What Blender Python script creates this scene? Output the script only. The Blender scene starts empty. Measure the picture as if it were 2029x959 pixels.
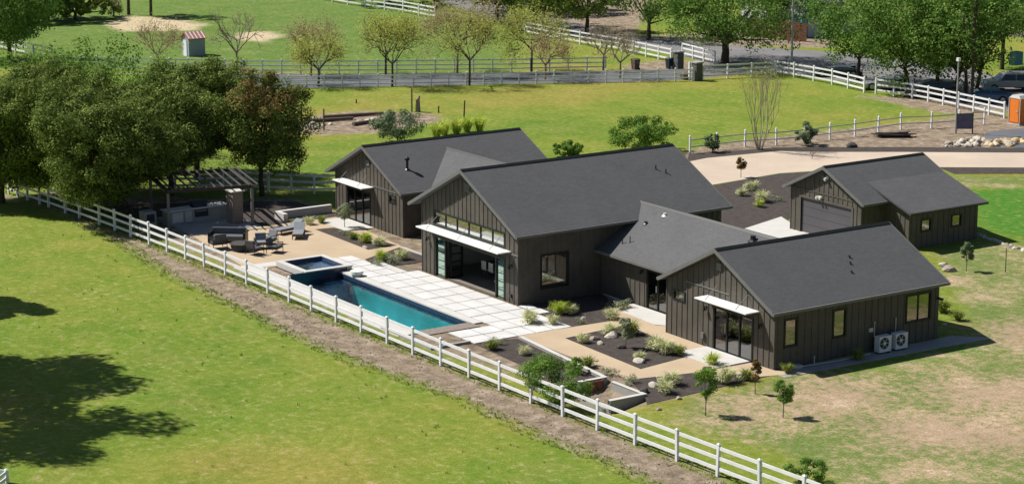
import bpy, math, random
import numpy as np
from mathutils import Matrix, Vector, noise

# ------------------------------------------------------------------ camera / light / exposure
SCN = bpy.context.scene
COL = SCN.collection
W0, H0, CX, CY = 2029., 959., 1014.5, 479.5
FPX = 4401.69
CAM = np.array([0., 0., 28.5])
_vu = np.array([7760 - CX, 500 + CY, -FPX]); _vu /= np.linalg.norm(_vu)
_vv = -np.array([-2000 - CX, 500 + CY, -FPX]); _vv /= np.linalg.norm(_vv)
_vv = _vv - _vu * (_vu @ _vv); _vv /= np.linalg.norm(_vv)
_vz = np.cross(_vv, _vu)
ROT = np.array([_vv, _vu, _vz])          # world = ROT @ camera vector

def at(px, py, z=0.0):
    """ground point (height z) seen at a pixel of the 2029x959 photograph"""
    d = ROT @ np.array([px - CX, -(py - CY), -FPX])
    t = (z - CAM[2]) / d[2]
    p = CAM + t * d
    return (float(p[0]), float(p[1]), float(z))

cam_d = bpy.data.cameras.new('camera'); cam = bpy.data.objects.new('camera', cam_d); COL.objects.link(cam)
cam_d.sensor_width = 36.0; cam_d.lens = 36.0 * FPX / W0
cam_d.clip_start = 1.0; cam_d.clip_end = 5000.0
m4 = Matrix(((*ROT[0], CAM[0]), (*ROT[1], CAM[1]), (*ROT[2], CAM[2]), (0, 0, 0, 1)))
cam.matrix_world = m4
SCN.camera = cam

SUN_EL, SUN_AZ = math.radians(50), math.radians(217)     # direction TOWARDS the sun, azimuth from +X
sd = Vector((math.cos(SUN_EL) * math.cos(SUN_AZ), math.cos(SUN_EL) * math.sin(SUN_AZ), math.sin(SUN_EL)))
world = bpy.data.worlds.new('World'); SCN.world = world; world.use_nodes = True
wn = world.node_tree.nodes; wl = world.node_tree.links
for n in list(wn): wn.remove(n)
wo = wn.new('ShaderNodeOutputWorld'); wb = wn.new('ShaderNodeBackground'); sky = wn.new('ShaderNodeTexSky')
sky.sky_type = 'NISHITA'; sky.sun_disc = False; sky.sun_elevation = SUN_EL
sky.sun_rotation = math.atan2(sd.x, sd.y) % (2 * math.pi)
sky.air_density = 1.0; sky.dust_density = 0.6; sky.ozone_density = 1.5
wb.inputs['Strength'].default_value = 0.05
wl.new(sky.outputs[0], wb.inputs[0]); wl.new(wb.outputs[0], wo.inputs[0])
sun_d = bpy.data.lights.new('sun', 'SUN'); sun_d.energy = 5.0; sun_d.angle = math.radians(0.53); sun_d.color = (1.0, .95, .87)
sun = bpy.data.objects.new('sun', sun_d); COL.objects.link(sun); sun.location = (-90, 50, 60)
sun.rotation_euler = sd.to_track_quat('Z', 'Y').to_euler()
vs = SCN.view_settings; vs.view_transform = 'Standard'; vs.look = 'None'; vs.gamma = 1.0; vs.exposure = 0.45; vs.use_curve_mapping = False
SCN.cycles.transparent_max_bounces = 12; SCN.cycles.max_bounces = 6

# ------------------------------------------------------------------ materials
MATS = {}
def nodes_of(name):
    m = bpy.data.materials.new(name); m.use_nodes = True
    nt = m.node_tree
    return m, nt, nt.nodes, nt.links, nt.nodes['Principled BSDF']

def ramp(N, pts, interp='LINEAR'):
    r = N.new('ShaderNodeValToRGB'); cr = r.color_ramp; cr.interpolation = interp
    while len(cr.elements) < len(pts): cr.elements.new(0.5)
    for e, (p, c) in zip(cr.elements, pts):
        e.position = p; e.color = (c[0], c[1], c[2], 1) if len(c) == 3 else c
    return r

def nz(N, L, vec, scale, detail=4, rough=.6, dist=0):
    t = N.new('ShaderNodeTexNoise'); t.inputs['Scale'].default_value = scale; t.inputs['Detail'].default_value = detail
    t.inputs['Roughness'].default_value = rough; t.inputs['Distortion'].default_value = dist
    if vec is not None: L.new(vec, t.inputs['Vector'])
    return t

def mixc(N, L, fac, a, b, blend='MIX'):
    m = N.new('ShaderNodeMix'); m.data_type = 'RGBA'; m.blend_type = blend
    for s, v in ((0, fac), (6, a), (7, b)):
        if hasattr(v, 'links'): L.new(v, m.inputs[s])
        elif s == 0: m.inputs[0].default_value = v
        else: m.inputs[s].default_value = (*v, 1)
    return m.outputs[2]

def mat(name, col, rough=.7, var=.15, scale=3., bump=0.0, bscale=20., metal=0., spec=.3, fine=0.0, fscale=30.):
    """plain surface: base colour with two scales of procedural wear and a small bump"""
    if name in MATS: return MATS[name]
    m, nt, N, L, b = nodes_of(name)
    geo = N.new('ShaderNodeNewGeometry')
    n1 = nz(N, L, geo.outputs['Position'], scale, 5)
    lo = tuple(c * (1 - var) for c in col); hi = tuple(min(1, c * (1 + var)) for c in col)
    r = ramp(N, [(.3, lo), (.7, hi)]); L.new(n1.outputs['Fac'], r.inputs[0])
    c = r.outputs[0]
    if fine > 0:
        n2 = nz(N, L, geo.outputs['Position'], fscale, 3, .7)
        r2 = ramp(N, [(.3, (1 - fine,) * 3), (.7, (1 + fine,) * 3)]); L.new(n2.outputs['Fac'], r2.inputs[0])
        c = mixc(N, L, 1.0, c, r2.outputs[0], 'MULTIPLY')
    L.new(c, b.inputs['Base Color'])
    b.inputs['Roughness'].default_value = rough; b.inputs['Metallic'].default_value = metal
    b.inputs['Specular IOR Level'].default_value = spec
    if bump > 0:
        n3 = nz(N, L, geo.outputs['Position'], bscale, 4, .7)
        bp = N.new('ShaderNodeBump'); bp.inputs['Strength'].default_value = 1.0; bp.inputs['Distance'].default_value = bump
        L.new(n3.outputs['Fac'], bp.inputs['Height']); L.new(bp.outputs[0], b.inputs['Normal'])
    MATS[name] = m
    return m

def leafmat(name, dark, mid, light, trans=.25):
    """foliage; every leaf carries a random 'tint' value in a face attribute"""
    m, nt, N, L, b = nodes_of(name)
    a = N.new('ShaderNodeAttribute'); a.attribute_name = 'tint'
    r = ramp(N, [(0., dark), (.5, mid), (1., light)]); L.new(a.outputs['Fac'], r.inputs[0])
    L.new(r.outputs[0], b.inputs['Base Color']); b.inputs['Roughness'].default_value = .75; b.inputs['Specular IOR Level'].default_value = .08
    t = N.new('ShaderNodeBsdfTranslucent'); L.new(r.outputs[0], t.inputs['Color'])
    mx = N.new('ShaderNodeMixShader'); mx.inputs[0].default_value = trans
    L.new(b.outputs[0], mx.inputs[1]); L.new(t.outputs[0], mx.inputs[2]); L.new(mx.outputs[0], N['Material Output'].inputs['Surface'])
    MATS[name] = m
    return m

def glassmat(name, tint, refl=.3, rough=.02, rc=(1, 1, 1)):
    m, nt, N, L, b = nodes_of(name)
    N.remove(b)
    g = N.new('ShaderNodeBsdfGlossy'); g.inputs['Roughness'].default_value = rough; g.inputs['Color'].default_value = (*rc, 1)
    t = N.new('ShaderNodeBsdfTransparent'); t.inputs['Color'].default_value = (*tint, 1)
    fr = N.new('ShaderNodeFresnel'); fr.inputs['IOR'].default_value = 1.5
    ad = N.new('ShaderNodeMath'); ad.operation = 'ADD'; ad.use_clamp = True; ad.inputs[1].default_value = refl
    L.new(fr.outputs[0], ad.inputs[0])
    mx = N.new('ShaderNodeMixShader'); L.new(ad.outputs[0], mx.inputs[0]); L.new(t.outputs[0], mx.inputs[1]); L.new(g.outputs[0], mx.inputs[2])
    L.new(mx.outputs[0], N['Material Output'].inputs['Surface'])
    MATS[name] = m
    return m

# ------------------------------------------------------------------ mesh building
class MB:
    def __init__(s): s.v = []; s.f = []
    def add(s, vs_, fs_):
        o = len(s.v); s.v += [tuple(map(float, p)) for p in vs_]; s.f += [tuple(i + o for i in f) for f in fs_]
        return s
    def box(s, x0, x1, y0, y1, z0, z1):
        return s.add([(x0, y0, z0), (x1, y0, z0), (x1, y1, z0), (x0, y1, z0), (x0, y0, z1), (x1, y0, z1), (x1, y1, z1), (x0, y1, z1)],
                     [(0, 3, 2, 1), (4, 5, 6, 7), (0, 1, 5, 4), (1, 2, 6, 5), (2, 3, 7, 6), (3, 0, 4, 7)])
    def hexa(s, bot, top):
        return s.add(list(bot) + list(top), [(0, 3, 2, 1), (4, 5, 6, 7), (0, 1, 5, 4), (1, 2, 6, 5), (2, 3, 7, 6), (3, 0, 4, 7)])
    def prism(s, poly, z0, z1):
        n = len(poly)
        return s.add([(x, y, z0) for x, y in poly] + [(x, y, z1) for x, y in poly],
                     [tuple(range(n - 1, -1, -1)), tuple(range(n, 2 * n))] + [(i, (i + 1) % n, n + (i + 1) % n, n + i) for i in range(n)])
    def slab(s, poly3, t):
        """polygon in space (top face) with thickness t straight down"""
        n = len(poly3)
        return s.add([(x, y, z - t) for x, y, z in poly3] + list(poly3),
                     [tuple(range(n - 1, -1, -1)), tuple(range(n, 2 * n))] + [(i, (i + 1) % n, n + (i + 1) % n, n + i) for i in range(n)])
    def tube(s, a, b, ra, rb=None, n=6, caps=True):
        rb = ra if rb is None else rb
        a = Vector(a); b = Vector(b); d = (b - a)
        if d.length < 1e-6: return s
        q = d.to_track_quat('Z', 'Y'); vs_ = []
        for c, r in ((a, ra), (b, rb)):
            for i in range(n):
                t = 2 * math.pi * i / n
                vs_.append(tuple(c + q @ Vector((r * math.cos(t), r * math.sin(t), 0))))
        fs_ = [(i, (i + 1) % n, n + (i + 1) % n, n + i) for i in range(n)]
        if caps: fs_ += [tuple(range(n - 1, -1, -1)), tuple(range(n, 2 * n))]
        return s.add(vs_, fs_)
    def beam(s, a, b, w, h):
        """rectangular bar from a to b, width w sideways and height h upwards"""
        a = Vector(a); b = Vector(b); d = (b - a).normalized(); side = d.cross(Vector((0, 0, 1)))
        if side.length < 1e-4: side = Vector((1, 0, 0))
        side.normalize(); up = side.cross(d).normalized()
        vs_ = []
        for c in (a, b):
            for sx, sz in ((-1, -1), (1, -1), (1, 1), (-1, 1)):
                vs_.append(tuple(c + side * (sx * w / 2) + up * (sz * h / 2)))
        return s.add(vs_, [(0, 1, 2, 3), (7, 6, 5, 4), (0, 4, 5, 1), (1, 5, 6, 2), (2, 6, 7, 3), (3, 7, 4, 0)])
    def build(s, name, m, parent=None, bevel=0.0, smooth=False):
        off = Vector(parent_world(parent)) if parent else Vector((0, 0, 0))
        me = bpy.data.meshes.new(name)
        me.from_pydata([(x - off.x, y - off.y, z - off.z) for x, y, z in s.v], [], s.f)
        me.validate(); me.update()
        fix_normals(me)
        if smooth:
            me.polygons.foreach_set('use_smooth', [True] * len(me.polygons))
        me.materials.append(MATS[m] if isinstance(m, str) else m)
        o = bpy.data.objects.new(name, me); COL.objects.link(o)
        if parent: o.parent = parent
        if bevel > 0:
            bv = o.modifiers.new('bevel', 'BEVEL'); bv.width = bevel; bv.segments = 2; bv.limit_method = 'ANGLE'
        return o

import bmesh
def fix_normals(me):
    if len(me.polygons) > 6000: return
    bm = bmesh.new(); bm.from_mesh(me); bmesh.ops.recalc_face_normals(bm, faces=bm.faces); bm.to_mesh(me); bm.free()

def parent_world(o):
    p = Vector((0, 0, 0))
    while o is not None:
        p = p + Vector(o.location); o = o.parent
    return tuple(p)

def tag(o, label=None, cat=None, group=None, kind=None):
    if label: o['label'] = label
    if cat: o['category'] = cat
    if group: o['group'] = group
    if kind: o['kind'] = kind
    return o

def thing(name, loc, label, cat, group=None, rz=0.0):
    o = bpy.data.objects.new(name, None); COL.objects.link(o); o.location = loc; o.rotation_euler = (0, 0, rz)
    o.empty_display_size = .3
    return tag(o, label, cat, group)

def struct(name, mb, m, label=None):
    o = mb.build(name, m); o['kind'] = 'structure'
    if label: o['label'] = label
    return o

def copy_tree(o, parent=None):
    c = o.copy(); COL.objects.link(c)
    if parent is not None: c.parent = parent
    for ch in list(o.children): copy_tree(ch, c)
    return c

def put(proto, used, loc, rz=0.0, sc=1.0, label=None, group=None):
    """first call moves the prototype itself, later calls copy it"""
    o = copy_tree(proto) if used else proto
    o.location = loc; o.rotation_euler = (0, 0, rz); o.scale = (sc,) * 3 if not isinstance(sc, tuple) else sc
    if label: o['label'] = label
    if group: o['group'] = group
    return o

def np_mesh(name, verts, quads, m, parent=None, tint=None, smooth=False):
    """fast mesh from numpy: verts (n,3), quads (k,4); local coordinates"""
    me = bpy.data.meshes.new(name); k = len(quads)
    me.vertices.add(len(verts)); me.vertices.foreach_set('co', np.asarray(verts, np.float32).ravel())
    me.loops.add(4 * k); me.loops.foreach_set('vertex_index', np.asarray(quads, np.int32).ravel())
    me.polygons.add(k); me.polygons.foreach_set('loop_start', np.arange(0, 4 * k, 4, dtype=np.int32))
    try: me.polygons.foreach_set('loop_total', np.full(k, 4, dtype=np.int32))
    except Exception: pass
    if tint is not None:
        a = me.attributes.new('tint', 'FLOAT', 'FACE'); a.data.foreach_set('value', np.asarray(tint, np.float32))
    me.update(calc_edges=True)
    if smooth: me.polygons.foreach_set('use_smooth', [True] * k)
    me.materials.append(MATS[m] if isinstance(m, str) else m)
    o = bpy.data.objects.new(name, me); COL.objects.link(o)
    if parent: o.parent = parent
    return o

# ------------------------------------------------------------------ material library
mat('board_wall', (.094, .084, .070), .75, .16, 1.2, fine=.12, fscale=14, bump=.002)
mat('board_dark', (.060, .055, .048), .8, .10, 1.2)
mat('trim_gray', (.15, .15, .145), .6, .08, 2)
mat('soffit', (.07, .062, .052), .8, .1, 2)
def roofmat():
    m, nt, N, L, b = nodes_of('shingles')
    g = N.new('ShaderNodeNewGeometry')
    n1 = nz(N, L, g.outputs['Position'], .5, 4); n2 = nz(N, L, g.outputs['Position'], 9, 3, .8)
    sx = N.new('ShaderNodeSeparateXYZ'); L.new(g.outputs['Position'], sx.inputs[0])
    w = N.new('ShaderNodeMath'); w.operation = 'MULTIPLY'; w.inputs[1].default_value = 1 / .072; L.new(sx.outputs[2], w.inputs[0])
    fr = N.new('ShaderNodeMath'); fr.operation = 'FRACT'; L.new(w.outputs[0], fr.inputs[0])
    r0 = ramp(N, [(.0, (.86,) * 3), (.22, (1.0,) * 3), (1, (1.04,) * 3)]); L.new(fr.outputs[0], r0.inputs[0])
    # single shingles: cells stretched along the course
    mp = N.new('ShaderNodeMapping'); mp.inputs['Scale'].default_value = (3.2, 3.2, 13.9); L.new(g.outputs['Position'], mp.inputs['Vector'])
    vo = N.new('ShaderNodeTexVoronoi'); vo.inputs['Scale'].default_value = 1.0; L.new(mp.outputs[0], vo.inputs['Vector'])
    r3 = ramp(N, [(0, (.92,) * 3), (1, (1.08,) * 3)]); L.new(vo.outputs['Color'], r3.inputs[0])
    r1 = ramp(N, [(.3, (.089, .090, .094)), (.7, (.100, .101, .106))]); L.new(n1.outputs['Fac'], r1.inputs[0])
    r2 = ramp(N, [(.3, (.88,) * 3), (.7, (1.12,) * 3)]); L.new(n2.outputs['Fac'], r2.inputs[0])
    c = mixc(N, L, 1, r1.outputs[0], r2.outputs[0], 'MULTIPLY'); c = mixc(N, L, .7, c, r0.outputs[0], 'MULTIPLY'); c = mixc(N, L, 1, c, r3.outputs[0], 'MULTIPLY')
    L.new(c, b.inputs['Base Color']); b.inputs['Roughness'].default_value = .85; b.inputs['Specular IOR Level'].default_value = .25
    bp = N.new('ShaderNodeBump'); bp.inputs['Distance'].default_value = .012; bp.inputs['Strength'].default_value = .8
    L.new(fr.outputs[0], bp.inputs['Height']); L.new(bp.outputs[0], b.inputs['Normal'])
    MATS['shingles'] = m
roofmat()
mat('black_metal', (.012, .012, .013), .45, .1, 4, spec=.5)
mat('white_metal', (.78, .78, .76), .4, .03, 2, spec=.4)
mat('vinyl_white', (.72, .73, .75), .45, .07, 1.5, fine=.04, fscale=6)
mat('galv', (.45, .46, .47), .5, .12, 5, metal=.4)
mat('frame_black', (.015, .017, .016), .4, .1, 3)
mat('garage_panel', (.088, .084, .094), .6, .06, 1)
mat('conc_white', (.50, .49, .47), .85, .07, .9, fine=.05, fscale=12, bump=.002)
mat('conc_slab', (.55, .545, .54), .8, .11, .8, fine=.05, fscale=15, bump=.002)
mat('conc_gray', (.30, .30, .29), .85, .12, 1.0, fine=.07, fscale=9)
mat('joint', (.16, .14, .10), .9, .3, 5)
mat('patio_tan', (.43, .335, .23), .9, .09, .45, fine=.10, fscale=45, bump=.004, bscale=60)
mat('drive_tan', (.47, .385, .305), .9, .10, .25, fine=.09, fscale=12, bump=.004)
mat('mulch', (.060, .049, .044), .95, .3, 2.5, fine=.45, fscale=22, bump=.05, bscale=14)
mat('asphalt', (.115, .12, .135), .9, .14, .35, fine=.12, fscale=12)
mat('asphalt_old', (.17, .165, .17), .9, .2, .25, fine=.15, fscale=9)
mat('tile_blue', (.014, .03, .07), .25, .2, 6, spec=.6)
mat('plaster_pool', (.22, .47, .47), .6, .30, .35)
mat('plaster_blue', (.06, .30, .62), .5, .12, .8)
mat('rock', (.30, .26, .21), .9, .3, 2.2, fine=.2, fscale=14, bump=.03, bscale=7)
mat('rock_pale', (.46, .42, .36), .9, .25, 2.2, fine=.2, fscale=14, bump=.03, bscale=7)
mat('rock_tan', (.50, .37, .20), .9, .25, 2.2, fine=.2, fscale=14, bump=.03, bscale=7)
mat('rock_dark', (.06, .055, .052), .9, .25, 2.2, fine=.2, fscale=14, bump=.03, bscale=7)
mat('bark', (.075, .058, .045), .95, .25, 6, fine=.2, fscale=30, bump=.02)
mat('bark_gray', (.24, .20, .155), .95, .2, 5)
mat('bark_red', (.27, .185, .13), .95, .2, 5)
mat('bark_pale', (.36, .32, .24), .95, .2, 5)
mat('wood_old', (.14, .105, .08), .9, .25, 3, fine=.2, fscale=20)
mat('wood_dark', (.045, .036, .032), .8, .25, 3)
mat('wood_red', (.17, .075, .05), .85, .2, 2, fine=.15, fscale=12)
mat('interior_white', (.55, .54, .51), .8, .04, 1)
mat('interior_floor', (.24, .21, .18), .35, .15, 2)
mat('cushion_gray', (.10, .105, .12), .9, .1, 4)
mat('slat_gray', (.08, .074, .08), .8, .2, 3)
mat('cushion_white', (.20, .215, .24), .9, .05, 4)
mat('unit_white', (.62, .64, .66), .5, .05, 3)
mat('unit_dark', (.02, .03, .045), .5, .1, 5)
mat('brick_tan', (.22, .185, .16), .9, .18, 6, fine=.15, fscale=20)
mat('rust', (.20, .085, .05), .8, .3, 5)
mat('orange_plastic', (.72, .20, .03), .45, .05, 2)
mat('gray_plastic', (.45, .45, .44), .5, .05, 2)
mat('paint_blue', (.03, .10, .20), .3, .05, 2, spec=.6)
mat('paint_silver', (.34, .35, .36), .3, .05, 2, spec=.6, metal=.4)
mat('paint_dark', (.025, .027, .03), .3, .05, 2, spec=.6)
mat('tyre', (.015, .015, .015), .9, .1, 5)
mat('car_glass', (.02, .03, .035), .08, .05, 2, spec=.8)
mat('lamp_white', (.7, .7, .65), .4, .02, 2)
mat('lamp_red', (.4, .02, .02), .4, .02, 2)
mat('stone_pillar', (.10, .105, .10), .9, .3, 5, fine=.25, fscale=12)
mat('siding_gray', (.42, .44, .47), .7, .05, 2)
mat('siding_blue', (.10, .24, .34), .6, .06, 2)
mat('shed_blue', (.27, .32, .38), .7, .06, 3)
mat('roof_red', (.42, .16, .12), .7, .12, 4)
mat('roof_gray', (.22, .22, .23), .8, .1, 2)
mat('sign_face', (.10, .10, .17), .5, .25, 2.5)
glassmat('glass_dark', (.22, .30, .26), .16)
glassmat('glass_green', (.45, .70, .58), .55, .05, rc=(.66, .92, .78))
glassmat('glass_transom', (.30, .36, .34), .45, .03, rc=(.95, 1, .97))
glassmat('glass_window', (.35, .40, .35), .20, .04, rc=(1, 1, .95))
leafmat('leaf_oak', (.050, .085, .016), (.130, .185, .036), (.28, .33, .085), .22)
leafmat('leaf_bright', (.07, .15, .025), (.135, .25, .04), (.23, .34, .07), .35)
leafmat('leaf_street', (.07, .15, .03), (.14, .25, .05), (.25, .36, .09), .35)
leafmat('leaf_pale', (.30, .33, .07), (.43, .46, .10), (.56, .56, .16), .4)
leafmat('leaf_tan', (.30, .24, .13), (.42, .34, .18), (.50, .45, .22), .4)
leafmat('leaf_rust', (.10, .065, .025), (.20, .13, .045), (.30, .20, .07), .2)
leafmat('leaf_graygreen', (.07, .11, .055), (.13, .18, .10), (.22, .28, .16), .2)
leafmat('leaf_olive', (.18, .21, .12), (.28, .32, .19), (.40, .43, .28), .25)
leafmat('blade_pale', (.38, .42, .20), (.54, .56, .30), (.72, .72, .44), .35)
leafmat('blade_lime', (.28, .38, .04), (.42, .52, .07), (.56, .60, .13), .35)
leafmat('blade_green', (.12, .19, .03), (.20, .27, .045), (.32, .33, .10), .35)
# ================================================================== GROUND
def PW(pts): return [at(*p)[:2] for p in pts]

def sdf(P, poly):
    """signed distance (negative inside) of points P (n,2) to a polygon"""
    poly = np.asarray(poly, float); x, y = P[:, 0], P[:, 1]
    d = np.full(len(P), 1e9); ins = np.zeros(len(P), bool)
    j = len(poly) - 1
    for i in range(len(poly)):
        a = poly[j]; b = poly[i]; e = b - a; w = P - a
        t = np.clip((w @ e) / max(e @ e, 1e-9), 0, 1)
        q = w - t[:, None] * e; d = np.minimum(d, (q ** 2).sum(1))
        c = (a[1] > y) != (b[1] > y)
        with np.errstate(divide='ignore', invalid='ignore'):
            xi = (b[0] - a[0]) * (y - a[1]) / (b[1] - a[1]) + a[0]
        ins ^= c & (x < xi); j = i
    d = np.sqrt(d); return np.where(ins, -d, d)

POLY = {
 'dirt_path': PW([(-60, 390), (60, 405), (210, 470), (330, 548), (450, 606), (560, 664), (700, 722), (800, 757), (900, 792), (1000, 842), (1100, 884), (1200, 922), (1300, 972), (1400, 1040),
               (1560, 1040), (1420, 948), (1330, 912), (1250, 880), (1120, 824), (990, 775), (900, 738), (817, 704), (740, 674), (665, 643), (572, 604), (485, 568), (366, 518), (262, 474), (160, 436), (60, 400), (-60, 372)]),
 'dirt_and_shade': [[(-124, 54.3), (-88.3, 54.6), (-80, 56), (-75.6, 57.4), (-76.5, 66), (-84, 67), (-93, 69), (-110, 67), (-119, 67), (-125, 66.5), (-128, 62), (-136, 54)], [(-111,66),(-103,66),(-103,77),(-111,77)],
               PW([(1340, 306), (1420, 286), (1560, 268), (1740, 250), (1900, 232), (1990, 232), (2100, 250), (2100, 300), (1900, 300), (1640, 300), (1340, 318)]),
               PW([(590, 262), (600, 240), (640, 226), (720, 220), (860, 226), (875, 240), (760, 262), (640, 268)]),
               PW([(1235, 150), (1240, 128), (1340, 118), (1430, 128), (1360, 145)]),
               PW([(1700, 190), (1850, 196), (1990, 222), (1990, 236), (1850, 222)]),
               PW([(170, 146), (480, 150), (600, 150), (600, 146), (430, 142)]),
               PW([(900, -60), (1310, -60), (1285, 30), (1240, 84), (1120, 50), (1040, 60), (960, 20)]),  # earth tone painted here for shaded ground and road
               PW([(1040, 60), (1300, 72), (1430, 60), (1560, 76), (1640, 70), (1660, 96), (1440, 90), (1240, 84), (1120, 50)])],
 'tan': [PW([(205, 46), (260, 32), (340, 36), (400, 48), (390, 60), (300, 62), (240, 64)]), PW([(470, 66), (540, 62), (560, 74), (520, 84), (470, 80)])],
 'meadow': [PW([(-200, 30), (640, -30), (900, 10), (1040, 70), (1000, 140), (500, 142), (300, 140), (60, 136)])],
 'dry': [PW([(1350, 800), (1530, 752), (1700, 735), (1980, 690), (2100, 640), (2100, 1100), (1850, 1100), (1620, 930), (1480, 872), (1360, 830)]),
         PW([(1860, 500), (2100, 470), (2100, 690), (1950, 670), (1870, 560)]),
         PW([(1880, 350), (2100, 350), (2100, 366), (1900, 372)])],
 'vivid': [PW([(1888, 376), (2100, 366), (2100, 478), (1985, 468), (1940, 452)]), PW([(1930, 560), (2029, 525), (2120, 540), (2100, 600), (1990, 590)]),
           PW([(1560, 741), (1640, 736), (1980, 668), (2060, 660), (1980, 700), (1700, 745)])],
 'bare': [PW([(1560, 772), (1640, 745), (1740, 770), (1760, 800), (1650, 832), (1555, 822)]), PW([(1830, 760), (2100, 742), (2100, 805), (1880, 812)]), PW([(1690, 835), (1850, 815), (2100, 850), (2100, 905), (1780, 885)]), PW([(1930, 645), (2100, 630), (2100, 690), (1960, 690)]), PW([(1420, 800), (1500, 790), (1530, 830), (1440, 850)])],
 'lawn': PW([(1250, 880), (1275, 800), (1530, 740), (1640, 640), (1850, 560), (1880, 480), (1870, 340), (2150, 338), (2150, 1100), (1600, 1100), (1420, 950)]),
}
POLY['dirt_path'] = [(x, y + .32) for x, y in POLY['dirt_path']]
POOL = (-105.4, -91.95, 55.75, 58.9); SPA = (-108.35, -105.4, 57.0, 59.4)
PIT = (-79.7, -76.6, 56.4, 58.3)

def terrain_height(P):
    z = np.zeros(len(P))
    # the planting pocket and steps below the patio wall lie lower than the patio
    pit = sdf(P, [(-79.9, 58.35), (-79.9, 55.9), (-75.4, 55.6), (-76.6, 58.3)])
    z -= .55 * np.clip(.5 - pit / 1.2, 0, 1)
    # gentle unevenness of the pasture, none close to the house
    far = np.clip((-104 - P[:, 0]) * 0 + (np.minimum(np.abs(P[:, 1] - 52), 60) - 2) / 12, 0, 1) * ((P[:, 1] < 50))
    z += far * (.10 * np.sin(P[:, 0] * .31 + 1.3) * np.sin(P[:, 1] * .42) + .05 * np.sin(P[:, 0] * .9 + P[:, 1] * .6))
    return z

def enc(s, w=2.0): return np.clip(.5 - s / (2 * w), 0, 1)

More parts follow.
